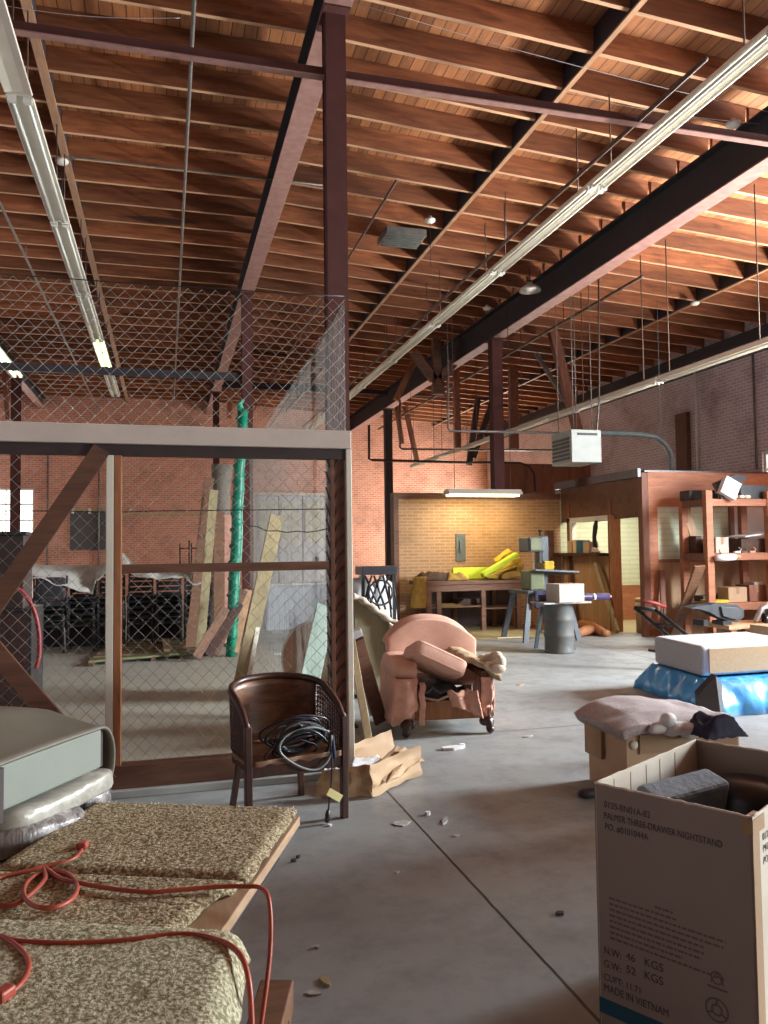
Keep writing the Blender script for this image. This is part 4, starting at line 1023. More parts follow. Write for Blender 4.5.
card('black_wedge', 'black pointed card standing behind the foam slab', [ony(699, 694, y4), ony(716, 676, y4), ony(722, 684, y4 + .1), V((ony(724, 720, y4).x, y4, .0)), V((ony(704, 716, y4).x, y4, .0))], .04, 'dark_card', 'card')
def bag(u, v):
    c = onz(714, 733, .41); x = (u - .5) * .3; y = (v - .5) * .26
    e = min(u, 1 - u, v, 1 - v) * 2
    return c + V((x, y, .13 * min(1, e * 2.5) * (.7 + .6 * nz(u * 3, v * 3, 2)) + .012 * nz(u * 7, v * 7)))
tag(MB().sheet(bag, 26, 20, .01).build('dark_plastic', 'navy_cloth'), 'dark blue black plastic sheet beside the white bag', 'plastic sheet')
# ---- the big open carton in the right foreground
FL, FR, BL = V((1.399, 2.433, 0)), V((1.656, 1.986, 0)), V((2.058, 2.905, 0))
e1 = (FR - FL).normalized(); W1 = (FR - FL).length; e2 = V((0, 0, 1)).cross(e1); D1 = (BL - FL).length; HB = .8
Rb = Matrix((e1, e2, V((0, 0, 1)))).transposed()
bx = thing('large_carton', 'big open brown carton with printed front at the lower right', 'box', FL, rot=Rb)
th = .007
def ragged(p, q, n, z, seed):
    return [lerp(p, q, k / n) + V((0, 0, z + .004 * nz(k * .9, seed))) for k in range(n + 1)]
def panel(name, p, q, nrm, mat, inner):
    top = ragged(V(p), V(q), 24, HB, p[0] + q[1] + 2)
    mb = MB().prism([V(p), V(q)] + top[::-1], V(nrm) * th * .5); o = mb.build(name, mat, bx, world=False)
    mb = MB().prism([V(p) + V(nrm) * th * .5, V(q) + V(nrm) * th * .5] + [t_ + V(nrm) * th * .5 for t_ in top[::-1]], V(nrm) * th * .5); mb.build('inner_liner', inner, o, world=False)
    mb = MB(); mb.tube([t_ + V(nrm) * th * .5 for t_ in top], .0045, 6).build('torn_edge', 'cardboard_pale', o, world=False)
    return o
front = panel('front_panel', (0, 0, 0), (W1, 0, 0), (0, 1, 0), 'cardboard_box', 'cardboard_box')
right = panel('side_panel', (W1, 0, 0), (W1, D1, 0), (-1, 0, 0), 'cardboard_pale', 'cardboard_box')  # outer face painted paler where light falls on it
back = panel('back_panel', (0, D1, 0), (W1, D1, 0), (0, -1, 0), 'cardboard_box', 'cardboard_box')
left = panel('side_panel', (0, 0, 0), (0, D1, 0), (1, 0, 0), 'cardboard_box', 'cardboard_pale')  # inner face painted paler where light falls on it
MB().box((0, 0, 0), (W1, D1, .01)).build('bottom_panel', 'cardboard_box', bx, world=False)
MB().box((W1 - .002, -.002, .0), (W1 + .0015, .05, HB - .01)).build('corner_tape', 'cardboard', bx, world=False)
MB().box((W1 - .03, -.0025, HB - .05), (W1 + .0025, .09, HB - .006)).build('tape_patch', 'kraft_paper', bx, world=False)
# creases inside the left panel, which is painted pale as lit
mb = MB()
for k, y in enumerate((.12, .24, .36, .47, .6)): mb.box((th, y, .3), (th + .0012, y + .003, HB - .01))
mb.build('creases', 'kraft_inside', left, world=False)
def onface(u, v):
    d = _ray(u, v); n = e2; t_ = (FL - EYE).dot(n) / d.dot(n); p = EYE + d * t_ - FL
    return p.dot(e1), p.z
TEXTS = []
def text(s, px, size, face='front', mat='ink', width=None, name='printed_line'):
    cu = bpy.data.curves.new(name, 'FONT'); cu.body = s; cu.size = size; cu.extrude = .0003
    cu.materials.append(M[mat]); tmp = bpy.data.objects.new('printed', cu); COL.objects.link(tmp)
    bpy.context.view_layer.update()
    me = bpy.data.meshes.new_from_object(tmp.evaluated_get(bpy.context.evaluated_depsgraph_get()))
    sc_ = width / max(tmp.dimensions.x, 1e-6) if width else 1
    bpy.data.objects.remove(tmp); bpy.data.curves.remove(cu)
    for v_ in me.vertices: v_.co.x *= sc_
    if not me.materials: me.materials.append(M[mat])
    o = bpy.data.objects.new(name, me); COL.objects.link(o)
    if face == 'front':
        x, z = onface(*px); o.rotation_euler = (PI / 2, 0, 0); o.location = (x, -.0008, z); o.parent = front
    else:
        o.rotation_euler = (PI / 2, 0, PI / 2); o.location = (W1 + .0008, px[0], px[1]); o.parent = right
    return o
def fw(p, q): return onface(*q)[0] - onface(*p)[0]
text('0135-BN01A-82', (604, 807), .03, width=fw((604, 807), (650, 818)))
text('PALMER THREE-DRAWER NIGHTSTAND', (604, 818), .03, width=fw((604, 818), (722, 850)))
text('PO. #0101044A', (605, 829), .03, width=fw((605, 829), (648, 840)))
text('0135-BN01A-82', (.075, HB - .085), .03, 'side'); text('PALMER THREE-DRAWER NIGHTSTAND', (.075, HB - .12), .03, 'side'); text('PO. #0101044A', (.075, HB - .155), .03, 'side')
for k, (s1, s2, s3) in enumerate((('N.W:', '46', 'KGS'), ('G.W:', '52', 'KGS'))):
    text(s1, (604, 953 + k * 13), .034, width=.06); text(s2, (626, 959 + k * 13), .034, width=.032); text(s3, (644, 965 + k * 13), .036, width=.062)
text('CUFT: 11.71', (604, 979), .03, width=fw((604, 979), (640, 988)))
text('MADE IN VIETNAM', (604, 990), .034, width=fw((604, 990), (668, 1012)))
x0, z0 = onface(609, 893); x1, z1 = onface(728, 925); rp = random.Random(2); mb = MB()
for k in range(9):
    x = x0 + (.0 if k else .16); z = z0 - k * .0185; end = x0 + (x1 - x0) * (.55 + .45 * rp.random()) if k else x0 + .22
    while x < end:
        l = rp.uniform(.006, .022); mb.box((x, -.0009, z), (min(x + l, end), 0, z + .006)); x += l + .005
mb.build('fine_print', 'ink_soft', front, world=False)
def ring(cx, cz, r0, r1, n=28):
    vs = [(cx + r * math.cos(2 * PI * k / n), -.0009, cz + r * math.sin(2 * PI * k / n)) for r in (r0, r1) for k in range(n)]
    return vs, [(k, (k + 1) % n, n + (k + 1) % n, n + k) for k in range(n)]
cx, cz = onface(717, 1010); mb = MB(); mb.add(*ring(cx, cz, .03, .036)); mb.add(*ring(cx, cz, .012, .018))
for k in range(3):
    a = PI / 2 + k * 2 * PI / 3; mb.bar((cx + .014 * math.cos(a), -.0006, cz + .014 * math.sin(a)), (cx + .032 * math.cos(a), -.0006, cz + .032 * math.sin(a)), .006, .0006, (0, 1, 0))
cx, cz = onface(717, 978); mb.add(*ring(cx, cz, .015, .02)); mb.box((cx - .03, -.0009, cz - .034), (cx + .03, 0, cz - .028)); mb.bar((cx - .02, -.0006, cz - .018), (cx + .0, -.0006, cz + .018), .004, .0006, (0, 1, 0)); mb.bar((cx + .02, -.0006, cz - .018), (cx, -.0006, cz + .018), .004, .0006, (0, 1, 0))
mb.build('printed_symbols', 'ink_soft', front, world=False)
x0, z0 = onface(595, 994); MB().box((.0, -.0009, z0 - .05), (W1 * .98, 0, z0)).build('teal_band', 'teal_print', front, world=False)
# contents
def wpt(u, v, z): return onz(u, v, z)
pts = [onz(633, 795, .69), onz(716, 776, .69), onz(722, 792, .66), onz(706, 812, .6), onz(668, 806, .62)]
P4 = [onz(636, 794, .72), onz(712, 774, .74)]
tf = thing('foam_wedge', 'slate grey foam wedge lying inside the big carton', 'foam', P4[0])
c0 = lerp(P4[0], P4[1], .5)
d0 = (P4[1] - P4[0]); Rw = frame(d0)
MB().cbox(c0 + V((.02, -.01, -.05)), (d0.length * .95, .12, .12), Rw @ Matrix.Rotation(.25, 3, 'X')).build('wedge', 'slate_foam', tf, bevel=.02, seg=3)
c1 = onz(742, 796, .66)
rl = MB().lathe(c1 + V((.05, .03, -.28)), [(0, 0), (.13, 0), (.14, .02), (.14, .28), (.12, .32), (.06, .335), (0, .335)], 28)
tag(rl.build('black_roll', 'black_plastic'), 'black round padded roll standing inside the big carton', 'roll')
mid = FL + e1 * W1 / 2 + e2 * D1 / 2
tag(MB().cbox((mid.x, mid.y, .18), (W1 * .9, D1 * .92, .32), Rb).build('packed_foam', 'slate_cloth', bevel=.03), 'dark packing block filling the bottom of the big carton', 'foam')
# ================================================================ INSIDE AND BEYOND THE CAGE
def make_chair(loc, label):
    t = thing('stacking_chair', label, 'chair', loc, 0, 'stacked black chairs in the cage')
    MB().sheet(lambda u, v: V(((u - .5) * .42, (v - .5) * .4, .44 - .03 * math.sin(PI * v))), 4, 6, .018).build('seat', 'black_plastic', t, world=False)
    mb = MB()
    for z in (.6, .68, .76): mb.box((-.18, .2, z), (.18, .225, z + .05))
    mb.build('backrest', 'black_plastic', t, world=False)
    for sx in (-1, 1):
        MB().tube([(sx * .2, -.2, 0), (sx * .19, -.17, .43)], .013, 6).build('leg', 'steel_dark', t, world=False)
        MB().tube([(sx * .2, .26, 0), (sx * .19, .2, .43), (sx * .19, .215, .84)], .013, 6).build('leg', 'steel_dark', t, world=False)
    return t
ctop = None; first = None; lv = ['lowest', 'second', 'third', 'fourth', 'fifth', 'topmost']
sx = [onz(u, 646, 0).x * 1.0 for u in (60, 84, 108, 133, 157, 181, 203)]
sn = ['first', 'second', 'third', 'fourth', 'fifth', 'sixth', 'last']
for i, x in enumerate(sx):
    x = -2.25 + i * .46
    for k in range(6 if i > 1 else 4):
        lab = f'{lv[k] if k < 5 or i > 1 else "topmost"} black chair of the {sn[i]} stack from the left under the tarp'
        if first is None: first = make_chair((x, 13.9, 0), lab)
        else: dup(first, (x + .008 * math.sin(k * 3 + i), 13.9 + .035 * k * 0, .09 * k), .0, lab)
# two cream backed office chairs standing on the left stacks
for i, (x, lab, mt) in enumerate(((-2.2, 'cream and brown backed chair set on the left black stack', 'cream_edge'), (-1.72, 'dark backed chair beside the cream backed one', 'steel_dark'))):
    t = thing('padded_chair', lab, 'chair', (x, 13.5, .75)); z = .75
    MB().box((x - .2, 13.35, z + .02), (x + .2, 13.75, z + .1)).build('seat', 'black_plastic', t, bevel=.02)
    MB().pillow((x, 13.33, z + .3), (.42, .09, .36), None, .3, 14).build('backrest', mt, t)
    MB().box((x - .02, 13.27, z + .16), (x + .16, 13.285, z + .34)).build('back_patch', 'brown_timber', t, bevel=.004) if i == 0 else MB().pillow((x, 13.29, z + .3), (.3, .04, .22), None, .3, 12).build('back_pad', 'black_plastic', t)
    for s in (-1, 1): MB().tube([(x + s * .21, 13.36, z + .0), (x + s * .22, 13.33, z + .5)], .016, 6).build('arm_frame', 'white_paint' if s < 0 and i == 0 else 'steel_dark', t)
def tarpfn(u, v):
    x = -2.35 + u * 3.2; y = 13.25 + v * 1.1
    z = 1.42 - .12 * abs(nz(u * 6, v * 3, 1)) - .10 * u
    if u > .36: z += .24 * math.exp(-((u - .5) / .06) ** 2)
    front = max(0, .45 - v) / .45
    z -= front * (.14 + .16 * abs(nz(u * 4 + 3, 1)) + .1 * abs(nz(u * 11, 5)) + (.25 if .12 < u < .4 else 0) * (u - .12) / .28)
    return V((x, y, z + .03 * nz(u * 14, v * 8)))
tag(MB().sheet(tarpfn, 60, 18, .008).build('tarp', 'pale_tarp'), 'pale crumpled tarp thrown over the stacked black chairs', 'tarp')
for k, (x, lab) in enumerate(((.32, 'left'), (.52, 'right'))):
    t = thing('clothes_stand', f'{lab} thin black metal frame standing up behind the tarp', 'frame', (x, 14.6, 0))
    MB().tube([(x - .08, 14.6, 0), (x - .08, 14.6, 1.75)], .014, 6).tube([(x + .08, 14.6, 0), (x + .08, 14.6, 1.8 + .06 * k)], .014, 6).build('uprights', 'black_metal', t)
    MB().tube([(x - .08, 14.6, 1.66), (x + .08, 14.6, 1.66)], .012, 6).tube([(x - .08, 14.6, 1.2), (x + .08, 14.6, 1.2)], .012, 6).build('rungs', 'black_metal', t)
# dark crates behind the stacks
for k in range(3):
    x = -2.2 + k * 1.0
    t = thing('dark_crate', f"{['left', 'middle', 'right'][k]} dark crate of the row behind the chair stacks", 'crate', (x, 14.5, 0))
    MB().box((x - .45, 14.6, 0), (x + .45, 15.2, .8)).build('body', 'steel_dark', t, bevel=.01)
    MB().box((x - .47, 14.57, .72), (x + .47, 15.23, .84)).build('lid', 'black_plastic', t, bevel=.01)
# flat pallet on the floor
pa = [onz(u, v, 0) for u, v in ((88, 667), (213, 656), (196, 641), (112, 645))]
t = thing('floor_pallet', 'flat board pallet lying on the cage floor', 'pallet', (pa[0] + pa[2]) / 2)
for k in range(6):
    a = lerp(pa[0], pa[3], (k + .1) / 6); b_ = lerp(pa[0], pa[3], (k + .85) / 6); c = lerp(pa[1], pa[2], (k + .85) / 6); d = lerp(pa[1], pa[2], (k + .1) / 6)
    u3 = V((0, 0, .05)); MB().prism([a + u3, d + u3, c + u3, b_ + u3], (0, 0, .03)).build('slat', 'bench_wood' if k % 2 else 'machine_green', t)
for s in (.02, .5, .97): MB().bar(lerp(pa[0], pa[1], s) + V((0, 0, .025)), lerp(pa[3], pa[2], s) + V((0, 0, .025)), .07, .05).build('runner', 'brown_timber', t)
p = lerp(pa[0], pa[1], .62); q = lerp(pa[3], pa[2], .62)
tag(MB().bar(lerp(p, q, .1) + V((0, 0, .11)), lerp(p, q, .75) + V((0, 0, .11)), .1, .05).build('timber_block', 'weathered_plank'), 'short timber block lying on the floor pallet', 'timber')
# grey notice board on the back wall
a = ony(70, 550, Y1); c = ony(107, 512, Y1)
t = thing('grey_board', 'dark grey board fixed to the back wall under a pale rail', 'board', (a.x, Y1, a.z))
MB().box((a.x, Y1 - .04, a.z), (c.x, Y1, c.z)).build('sheet', 'grey_board', t)
MB().box((a.x - .05, Y1 - .06, c.z), (c.x + .05, Y1, c.z + .1)).build('rail', 'weathered_plank', t)
for s in (.05, .6): MB().box((a.x + s, Y1 - .1, c.z - .06), (a.x + s + .08, Y1 - .04, c.z + .12)).build('clip', 'strip_white', t)
a = ony(118, 516, Y1); c = ony(200, 511, Y1)
tag(MB().box((a.x, Y1 - .05, a.z), (c.x, Y1, a.z + .09)).build('wall_rail', 'weathered_plank'), 'long pale timber rail on the back wall beside the grey board', 'rail')
for k, u in enumerate((48, 99)):
    p = ony(u, 470, Y1); tag(MB().tube([(p.x, Y1 - .05, 0.0), (p.x, Y1 - .05, 5.4)], .03, 8).build('drain_pipe', 'grey_pipe'), ('left' if k == 0 else 'right') + ' grey pipe running up the back wall in the cage', 'pipe')
# timber and rolls leaning by the column (1.22, 12.35)
def roll(label, a, c, r, mat, name='roll', cat='roll', wob=.0, n=12):
    a, c = V(a), V(c); pts = [lerp(a, c, k / n) + V((wob * nz(k * .8, r * 90), wob * nz(k * .8, 5), 0)) for k in range(n + 1)]
    t = thing(name, label, cat, a)
    MB().tube(pts, [r * (1 + .18 * nz(k * 1.3, a.x * 7)) for k in range(n + 1)], 12).build('body', mat, t)
    return t, pts
yg = 11.7
gb = onz(230, 606, .02); gp = ony(231, 604, 12.9)
g0 = ony(230, 602, yg + .6); g1 = ony(243, 410, yg + .9)
t, pts = roll('tall roll of green plastic netting leaning beside the column', (g0.x, g0.y, .0), g1, .085, 'green_mesh', 'netting_roll', 'netting', .03)
MB().tube([lerp(pts[0], pts[-1], k / 160) + V((.095 * math.cos(k * .6), .095 * math.sin(k * .6), .05)) for k in range(160)], .014, 5).build('twist', 'green_mesh', t)
mb = MB().tube([g1 + V((-.03, 0, -.02)), g1 + V((-.06, 0, .1)), g1 + V((.02, 0, .17))], [.06, .05, .015], 8); mb.build('loose_end', 'green_mesh', t)
y1 = 12.7
def leanp(label, u0, v0, u1, v1, y0, y1, w, th, mat, z0=None, up=(0, 1, 0), **k):
    a = ony(u0, v0, y0); a = V((a.x, a.y, max(.02, min(a.z, .06)))) if z0 is None else V((a.x, a.y, z0))
    return lean(label, a, ony(u1, v1, y1), w, th, mat, up=up, **k)
leanp('tall yellowish plank leaning left of the green netting', 200, 612, 214, 490, 12.9, 13.3, .14, .04, 'weathered_plank')
leanp('brown plank leaning just behind the yellowish one', 190, 604, 209, 478, 13.2, 13.5, .16, .04, 'bench_wood')
leanp('pale tan board leaning between the planks and the netting', 219, 600, 219, 512, 13.1, 13.4, .18, .05, 'bench_wood')
leanp('pinkish board standing next to the netting base', 227, 600, 226, 515, 13.3, 13.5, .16, .05, 'pink_torn')
tw, _ = roll('rolled grey wire mesh standing behind the planks', ony(214, 600, 14.0).xy.to_3d(), ony(222, 465, 14.0), .17, 'mesh_grey', 'mesh_roll', 'wire mesh', .0)
leanp('wide weathered plank leaning in the middle of the cage', 240, 683, 277, 516, 9.1, 9.9, .17, .05, 'weathered_plank')
leanp('white edged narrow board leaning against the wide plank', 247, 684, 262, 602, 9.05, 9.5, .05, .04, 'strip_white')
for k, (u0, v0, u1, v1, lab, mt) in enumerate(((196, 636, 226, 608, 'brown board sloping at the foot of the netting', 'bench_wood'), (208, 640, 240, 604, 'dark red board in the heap under the netting', 'dark_wood'), (214, 640, 244, 590, 'broad brown board at the back of the heap', 'brown_timber'), (234, 640, 248, 590, 'pale brown upright board right of the heap', 'panel_wood'))):
    leanp(lab, u0, v0, u1, v1, 11.9 + .12 * k, 12.2 + .12 * k, .13, .04, mt)
tag(MB().box((1.6, 12.2, 0), (2.5, 12.32, .02)).build('floor_strip', 'strip_white'), 'pale strip lying on the floor by the cage door', 'strip')
# white low partition in front of the door
a = ony(266, 584, 16.0); c = ony(346, 620, 16.0)
t = thing('white_cabinet', 'white low cabinet standing before the back door', 'cabinet', ((a.x + c.x) / 2, 16, 0))
MB().box((a.x, 16, 0), (c.x, 16.6, a.z - .04)).build('body', 'door_white', t, bevel=.006)
MB().box((a.x - .04, 15.95, a.z - .04), (c.x + .04, 16.65, a.z)).build('top', 'white_paper', t, bevel=.006)
for k in range(3):
    q = lerp(a, c, (k + .5) / 3); MB().box((q.x - .25, 15.985, .1), (q.x + .25, 16, a.z - .12)).build('door', 'door_white', t, bevel=.006)
# hoop, wooden disc and mint plank by the return mesh
hc = ony(311, 640, 8.6); t = thing('round_table_top', 'tan round table top with white rim standing on edge in the cage', 'table top', (hc.x, hc.y, 0))
rx = .36
Rh = Matrix.Rotation(-.6, 3, 'Z') @ Matrix.Rotation(PI / 2 - .12, 3, 'X')
cz = V((hc.x + .05, hc.y, .42))
MB().lathe(cz, [(0, -.015), (.39, -.015), (.39, .015), (0, .015)], 40, Rh).build('disc', 'panel_wood', t)
MB().tube([cz + Rh @ V((.4 * math.cos(k * PI / 20), .4 * math.sin(k * PI / 20), 0)) for k in range(40)], .02, 8, closed=True).build('rim', 'white_paint', t)
leanp('mint green painted board leaning by the corner post', 303, 683, 326, 606, 7.6, 8.1, .2, .03, 'mint_paint')
# cabinet of dark mesh and box at far left
ax_, ay = ony(31, 720, 6.6), 6.6
t = thing('mesh_cabinet', 'dark perforated steel cabinet behind the left brace', 'cabinet', (ax_.x - .4, ay, 0))
zt = ony(31, 609, 6.6).z
MB().box((ax_.x - .9, ay, .03), (ax_.x, ay + .6, zt)).build('body', 'black_metal', t, bevel=.008)
MB().box((ax_.x - .88, ay - .006, .06), (ax_.x - .02, ay, zt - .03)).build('perforated_front', 'mesh_panel', t)
for s in (-.85, -.08): MB().box((ax_.x + s, ay + .05, 0), (ax_.x + s + .05, ay + .55, .03)).build('foot', 'black_metal', t)
t = thing('brown_crate', 'dark brown crate on top of the mesh cabinet', 'crate', (ax_.x - .45, ay + .3, zt))
p = ony(22, 535, ay); MB().box((ax_.x - .9, ay + .08, zt), (p.x, ay + .5, p.z)).build('body', 'lining_dark', t, bevel=.006)
MB().box((ax_.x - .92, ay + .06, p.z), (p.x + .02, ay + .52, p.z + .03)).build('lid', 'black_plastic', t, bevel=.006)
lean('pale timber upright between crate and red hose', ony(25, 640, 7.4).xy.to_3d() + V((0, 0, .02)), ony(25, 537, 7.4), .1, .05, 'pale_wood')
hp = [ony(u, v, 6.45) for u, v in ((16, 588), (22, 592), (30, 602), (36, 617), (39, 635), (39, 655), (36, 668))]
t = thing('red_hose', 'red hose hanging in a curve beside the mesh cabinet', 'hose', hp[0]); MB().tube(smooth_path(hp, 5), .016, 8).build('hose', 'red_hose', t)
tag(MB().tube([(-2.5, 13.2, .0), (-2.5, 13.2, 1.25)], .06, 12).build('white_post', 'white_paint'), 'white tube standing left of the cream backed chair', 'tube')
# ---- black wire chairs and sofa back beyond the cage corner
yw = 12.6
t = thing('wire_chair', 'black wire chair folded against white sacks left of the bench', 'chair', ony(378, 620, yw).xy.to_3d())
w0, w1 = ony(362, 610, yw), ony(395, 575, yw); mb = MB(); rj = random.Random(8)
for k in range(7):
    s = k / 6; mb.tube([lerp(w0, V((w1.x, yw, w0.z)), s) + V((0, -.02 * k, 0)), lerp(V((w0.x, yw, w1.z)), w1, (s * 1.6 + .3) % 1)], .018, 6)
mb.build('wire_frame', 'black_metal', t)
ring_c = (w0 + w1) / 2
MB().tube([ring_c + V((.2 * math.cos(k * PI / 10), -.12, .2 * math.sin(k * PI / 10))) for k in range(20)], .016, 6, closed=True).build('wire_seat', 'black_metal', t)
for s in (-.22, .22): MB().tube([(ring_c.x + s, yw - .1, 0), (ring_c.x + s * .8, yw, ring_c.z + .1)], .018, 6).build('leg', 'black_metal', t)
a = ony(362, 590, 13.2)
for k, (u, v, r) in enumerate(((362, 592, .3), (383, 593, .28))):
    c = ony(u, v, 13.3); t = thing('white_sack', ('left' if k == 0 else 'right') + ' white sack behind the black wire chair', 'sack', (c.x, 13.3, 0))
    MB().pillow((c.x, 13.35, c.z * .5 + .12), (r * 1.5, .5, c.z + .25), None, .6, 18, 0, .05, k).build('body', 'white_paper', t)
    MB().tube([(c.x, 13.35, c.z + .2), (c.x + .03, 13.35, c.z + .3)], [.08, .04], 10).build('neck', 'white_paper', t)
a, c = ony(360, 575, 12.9), ony(392, 566, 12.9)
t = thing('black_table', 'black table top on legs above the wire chair', 'table', ((a.x + c.x) / 2, 12.95, 0))
MB().box((a.x, 12.75, a.z), (c.x + .05, 13.25, c.z)).build('top', 'black_plastic', t, bevel=.006)
for x in (a.x + .02, c.x): MB().box((x - .02, 12.78, 0), (x + .03, 12.83, a.z)).build('leg', 'black_metal', t)
ysf = 8.3
poly = [ony(u, v, ysf) for u, v in ((352, 672), (352, 598), (366, 604), (384, 617), (400, 627), (424, 648), (430, 672))]
poly[0].z = .05; poly[-1].z = .05
t = thing('sofa_back', 'olive upholstered sofa end with pale scalloped edge behind the pink armchair', 'sofa', (poly[0].x, ysf, 0))
MB().prism(poly, (.1, .55, 0)).build('olive_panel', 'olive_fabric', t, bevel=.03)
pp = smooth_path([ony(u, v, ysf - .03) for u, v in ((352, 596), (362, 600), (374, 609), (388, 619), (402, 627), (426, 648))], 8)
MB().tube(pp, [.034 + .008 * math.sin(k * .9) for k in range(len(pp))], 10).build('scalloped_edge', 'cream_edge', t)
p3 = [ony(u, v, ysf - .02) for u, v in ((388, 622), (404, 631), (424, 650), (430, 668), (396, 668))]
MB().prism(p3, (0, -.05, 0)).build('torn_flap', 'cream_padding', t, bevel=.01)
for k in range(2): MB().box((poly[0].x + .05 + k * .7, ysf + .2, 0), (poly[0].x + .12 + k * .7, ysf + .28, .06)).build('foot', 'dark_wood', t)
# planks behind the corner post
leanp('pale bare plank leaning on the column beside the paper bag', 369, 742, 351, 640, 6.35, 6.0, .06, .03, 'pale_wood')
leanp('dark board with pale edge leaning behind the pale plank', 381, 722, 357, 640, 6.95, 6.3, .12, .03, 'brown_timber')
leanp('white board standing behind the dark leaning board', 374, 700, 356, 630, 7.25, 6.75, .09, .03, 'white_paper')
# ================================================================ ARMCHAIR
def armchair():
    t = thing('armchair', 'stripped pink armchair with torn arm and bare seat rail', 'armchair', (2.35, 6.5, 0), math.radians(-6))
    B = lambda mb, n, m, **k: mb.build(n, m, t, world=False, **k)
    # back: rounded top, leaning
    def back(u, v):
        x = (u - .5) * .84; zt = .9 - .2 * abs(2 * u - 1) ** 2.4 - .02 * (2 * u - 1)
        z = .3 + (zt - .3) * v
        return V((x, .62 + .16 * v + .05 * (1 - (2 * u - 1) ** 2) , z))
    mb = MB().sheet(back, 22, 12, -.15); B(mb, 'backrest', 'pink_fabric', bevel=.05, seg=4)
    mb = MB().tube([V((x * .4, .76 + .02 * (1 - x * x), .87 - .2 * abs(x) ** 2.4 - .02 * x)) for x in [k / 10 - 1 for k in range(21)]], [.07 + .035 * (1 - abs(k / 10 - 1) ** 4) for k in range(21)], 14); B(mb, 'back_roll', 'pink_fabric')
    # left arm, with fabric outer side
    mb = MB().prism([(-.46, -.02, .1), (-.46, -.02, .5), (-.44, -.02, .57), (-.30, -.02, .57), (-.27, -.02, .5), (-.27, -.02, .14)], (-.03, .72, .03)); B(mb, 'left_arm', 'pink_fabric', bevel=.04, seg=4)
    mb = MB().pillow((-.38, .26, .57), (.25, .66, .17), Matrix.Rotation(.05, 3, 'X'), .5, 20); B(mb, 'arm_pad', 'pink_fabric')
    def skirt(u, v): return V((-.475 - .03 * v + .012 * nz(u * 4, v * 4), -.05 + u * .72, .52 - v * (.42 - .05 * nz(u * 5, 3)) ))
    B(MB().sheet(skirt, 14, 10, .02), 'outer_cover', 'pink_fabric')
    def flap(u, v): return V((-.49 + u * .2 + .015 * nz(u * 6, v * 5), -.05 - .03 * math.sin(u * PI) - .015 * v, .5 - v * (.40 - .14 * u + .05 * nz(u * 7, 2))))
    B(MB().sheet(flap, 12, 12, .015), 'torn_cover', 'pink_torn')
    def flap2(u, v): return V((-.245 + (u - .5) * .05 + .02 * nz(v * 5, 1), -.05 - .02 * math.sin(v * 4), .46 - v * .36))
    B(MB().sheet(flap2, 5, 12, .015), 'torn_strip', 'pink_torn')
    # right arm: bare frame post, burlap and padding
    B(MB().box((.3, -.01, .1), (.37, .06, .48)).box((.3, .6, .1), (.38, .68, .5)).bar((.335, 0, .5), (.335, .66, .52), .07, .06), 'right_arm_frame', 'bench_wood', bevel=.006)
    def torn(u, v): return V((.33 + (u - .5) * .1 + .02 * nz(v * 5, u * 4, 2), -.04 - .015 * math.sin(v * 6), .48 - v * (.30 + .1 * nz(u * 5, 8))))
    B(MB().sheet(torn, 8, 12, .015), 'torn_cover', 'pink_torn')
    def side(u, v): return V((.40 + .015 * nz(u * 4, v * 4, 6), .0 + u * .66, .48 - v * (.34 + .06 * nz(u * 5, 4))))
    B(MB().sheet(side, 12, 10, .015), 'outer_cover', 'pink_fabric')
    def burl(u, v):
        x = .02 + .44 * u; y = .05 + .62 * v
        return V((x, y - .12 * u, .56 + .12 * math.sin(PI * min(1, .25 + u * .75)) - .30 * max(0, .35 - u) + .03 * nz(u * 6, v * 5, 4) - .06 * (1 - v) * u))
    B(MB().sheet(burl, 22, 18, .05), 'burlap_arm_cover', 'tan_burlap')
    mb = MB()
    for k in range(9):
        s = k / 8; mb.pillow((.42 + .045 * math.sin(k * 2.2), -.1 + .28 * s, .60 - .07 * abs(s - .5) + .04 * math.sin(k * 1.7)), (.11, .1, .11), None, .9, 12, 0, .035, k)
    B(mb, 'exposed_padding', 'cream_padding')
    # bare front rail, straps, hollow seat
    B(MB().box((-.3, -.02, .13), (.34, .04, .29)), 'front_rail', 'orange_wood', bevel=.006)
    def seat(u, v): return V((-.28 + u * .58, .04 + v * .6, .26 + .04 * v + .03 * nz(u * 5, v * 4)))
    B(MB().sheet(seat, 14, 12, .02), 'seat_webbing', 'lining_dark')
    def cl(u, v): return V((-.24 + u * .34, -.03 + v * .5, .4 - .03 * u + .05 * v + .04 * nz(u * 5, v * 5, 9)))
    B(MB().sheet(cl, 14, 12, .02), 'slate_lining', 'slate_cloth')
    def cl2(u, v): return V((-.02 + u * .26 + .05 * v, -.06 - .03 * math.sin(u * 7), .38 - v * .24 * (.5 + .5 * u) + .03 * nz(u * 5, v * 5)))
    B(MB().sheet(cl2, 14, 12, .02), 'hanging_cover', 'pink_torn')
    B(MB().tube([(-.24, -.03, .33), (-.1, -.035, .3), (0, -.04, .34), (.05, -.035, .3)], .012, 6), 'strap', 'cream_edge')
    # carved front feet
    for sx in (-.36, .34):
        mb = MB().pillow((sx, 0, .1), (.13, .1, .08), None, .7, 12).tube(smooth_path([(sx, 0, .12), (sx * 1.04, -.03, .08), (sx * 1.05, -.035, .045), (sx * 1.1, -.06, .02)], 4), [.05, .047, .044, .04, .037, .034, .032, .032, .034, .036, .034, .03, .02], 10)
        B(mb, 'carved_foot', 'dark_wood')
    for sx in (-.38, .36): B(MB().box((sx - .03, .62, 0), (sx + .03, .68, .14)), 'rear_foot', 'dark_wood', bevel=.006)
    return t
ac = armchair()
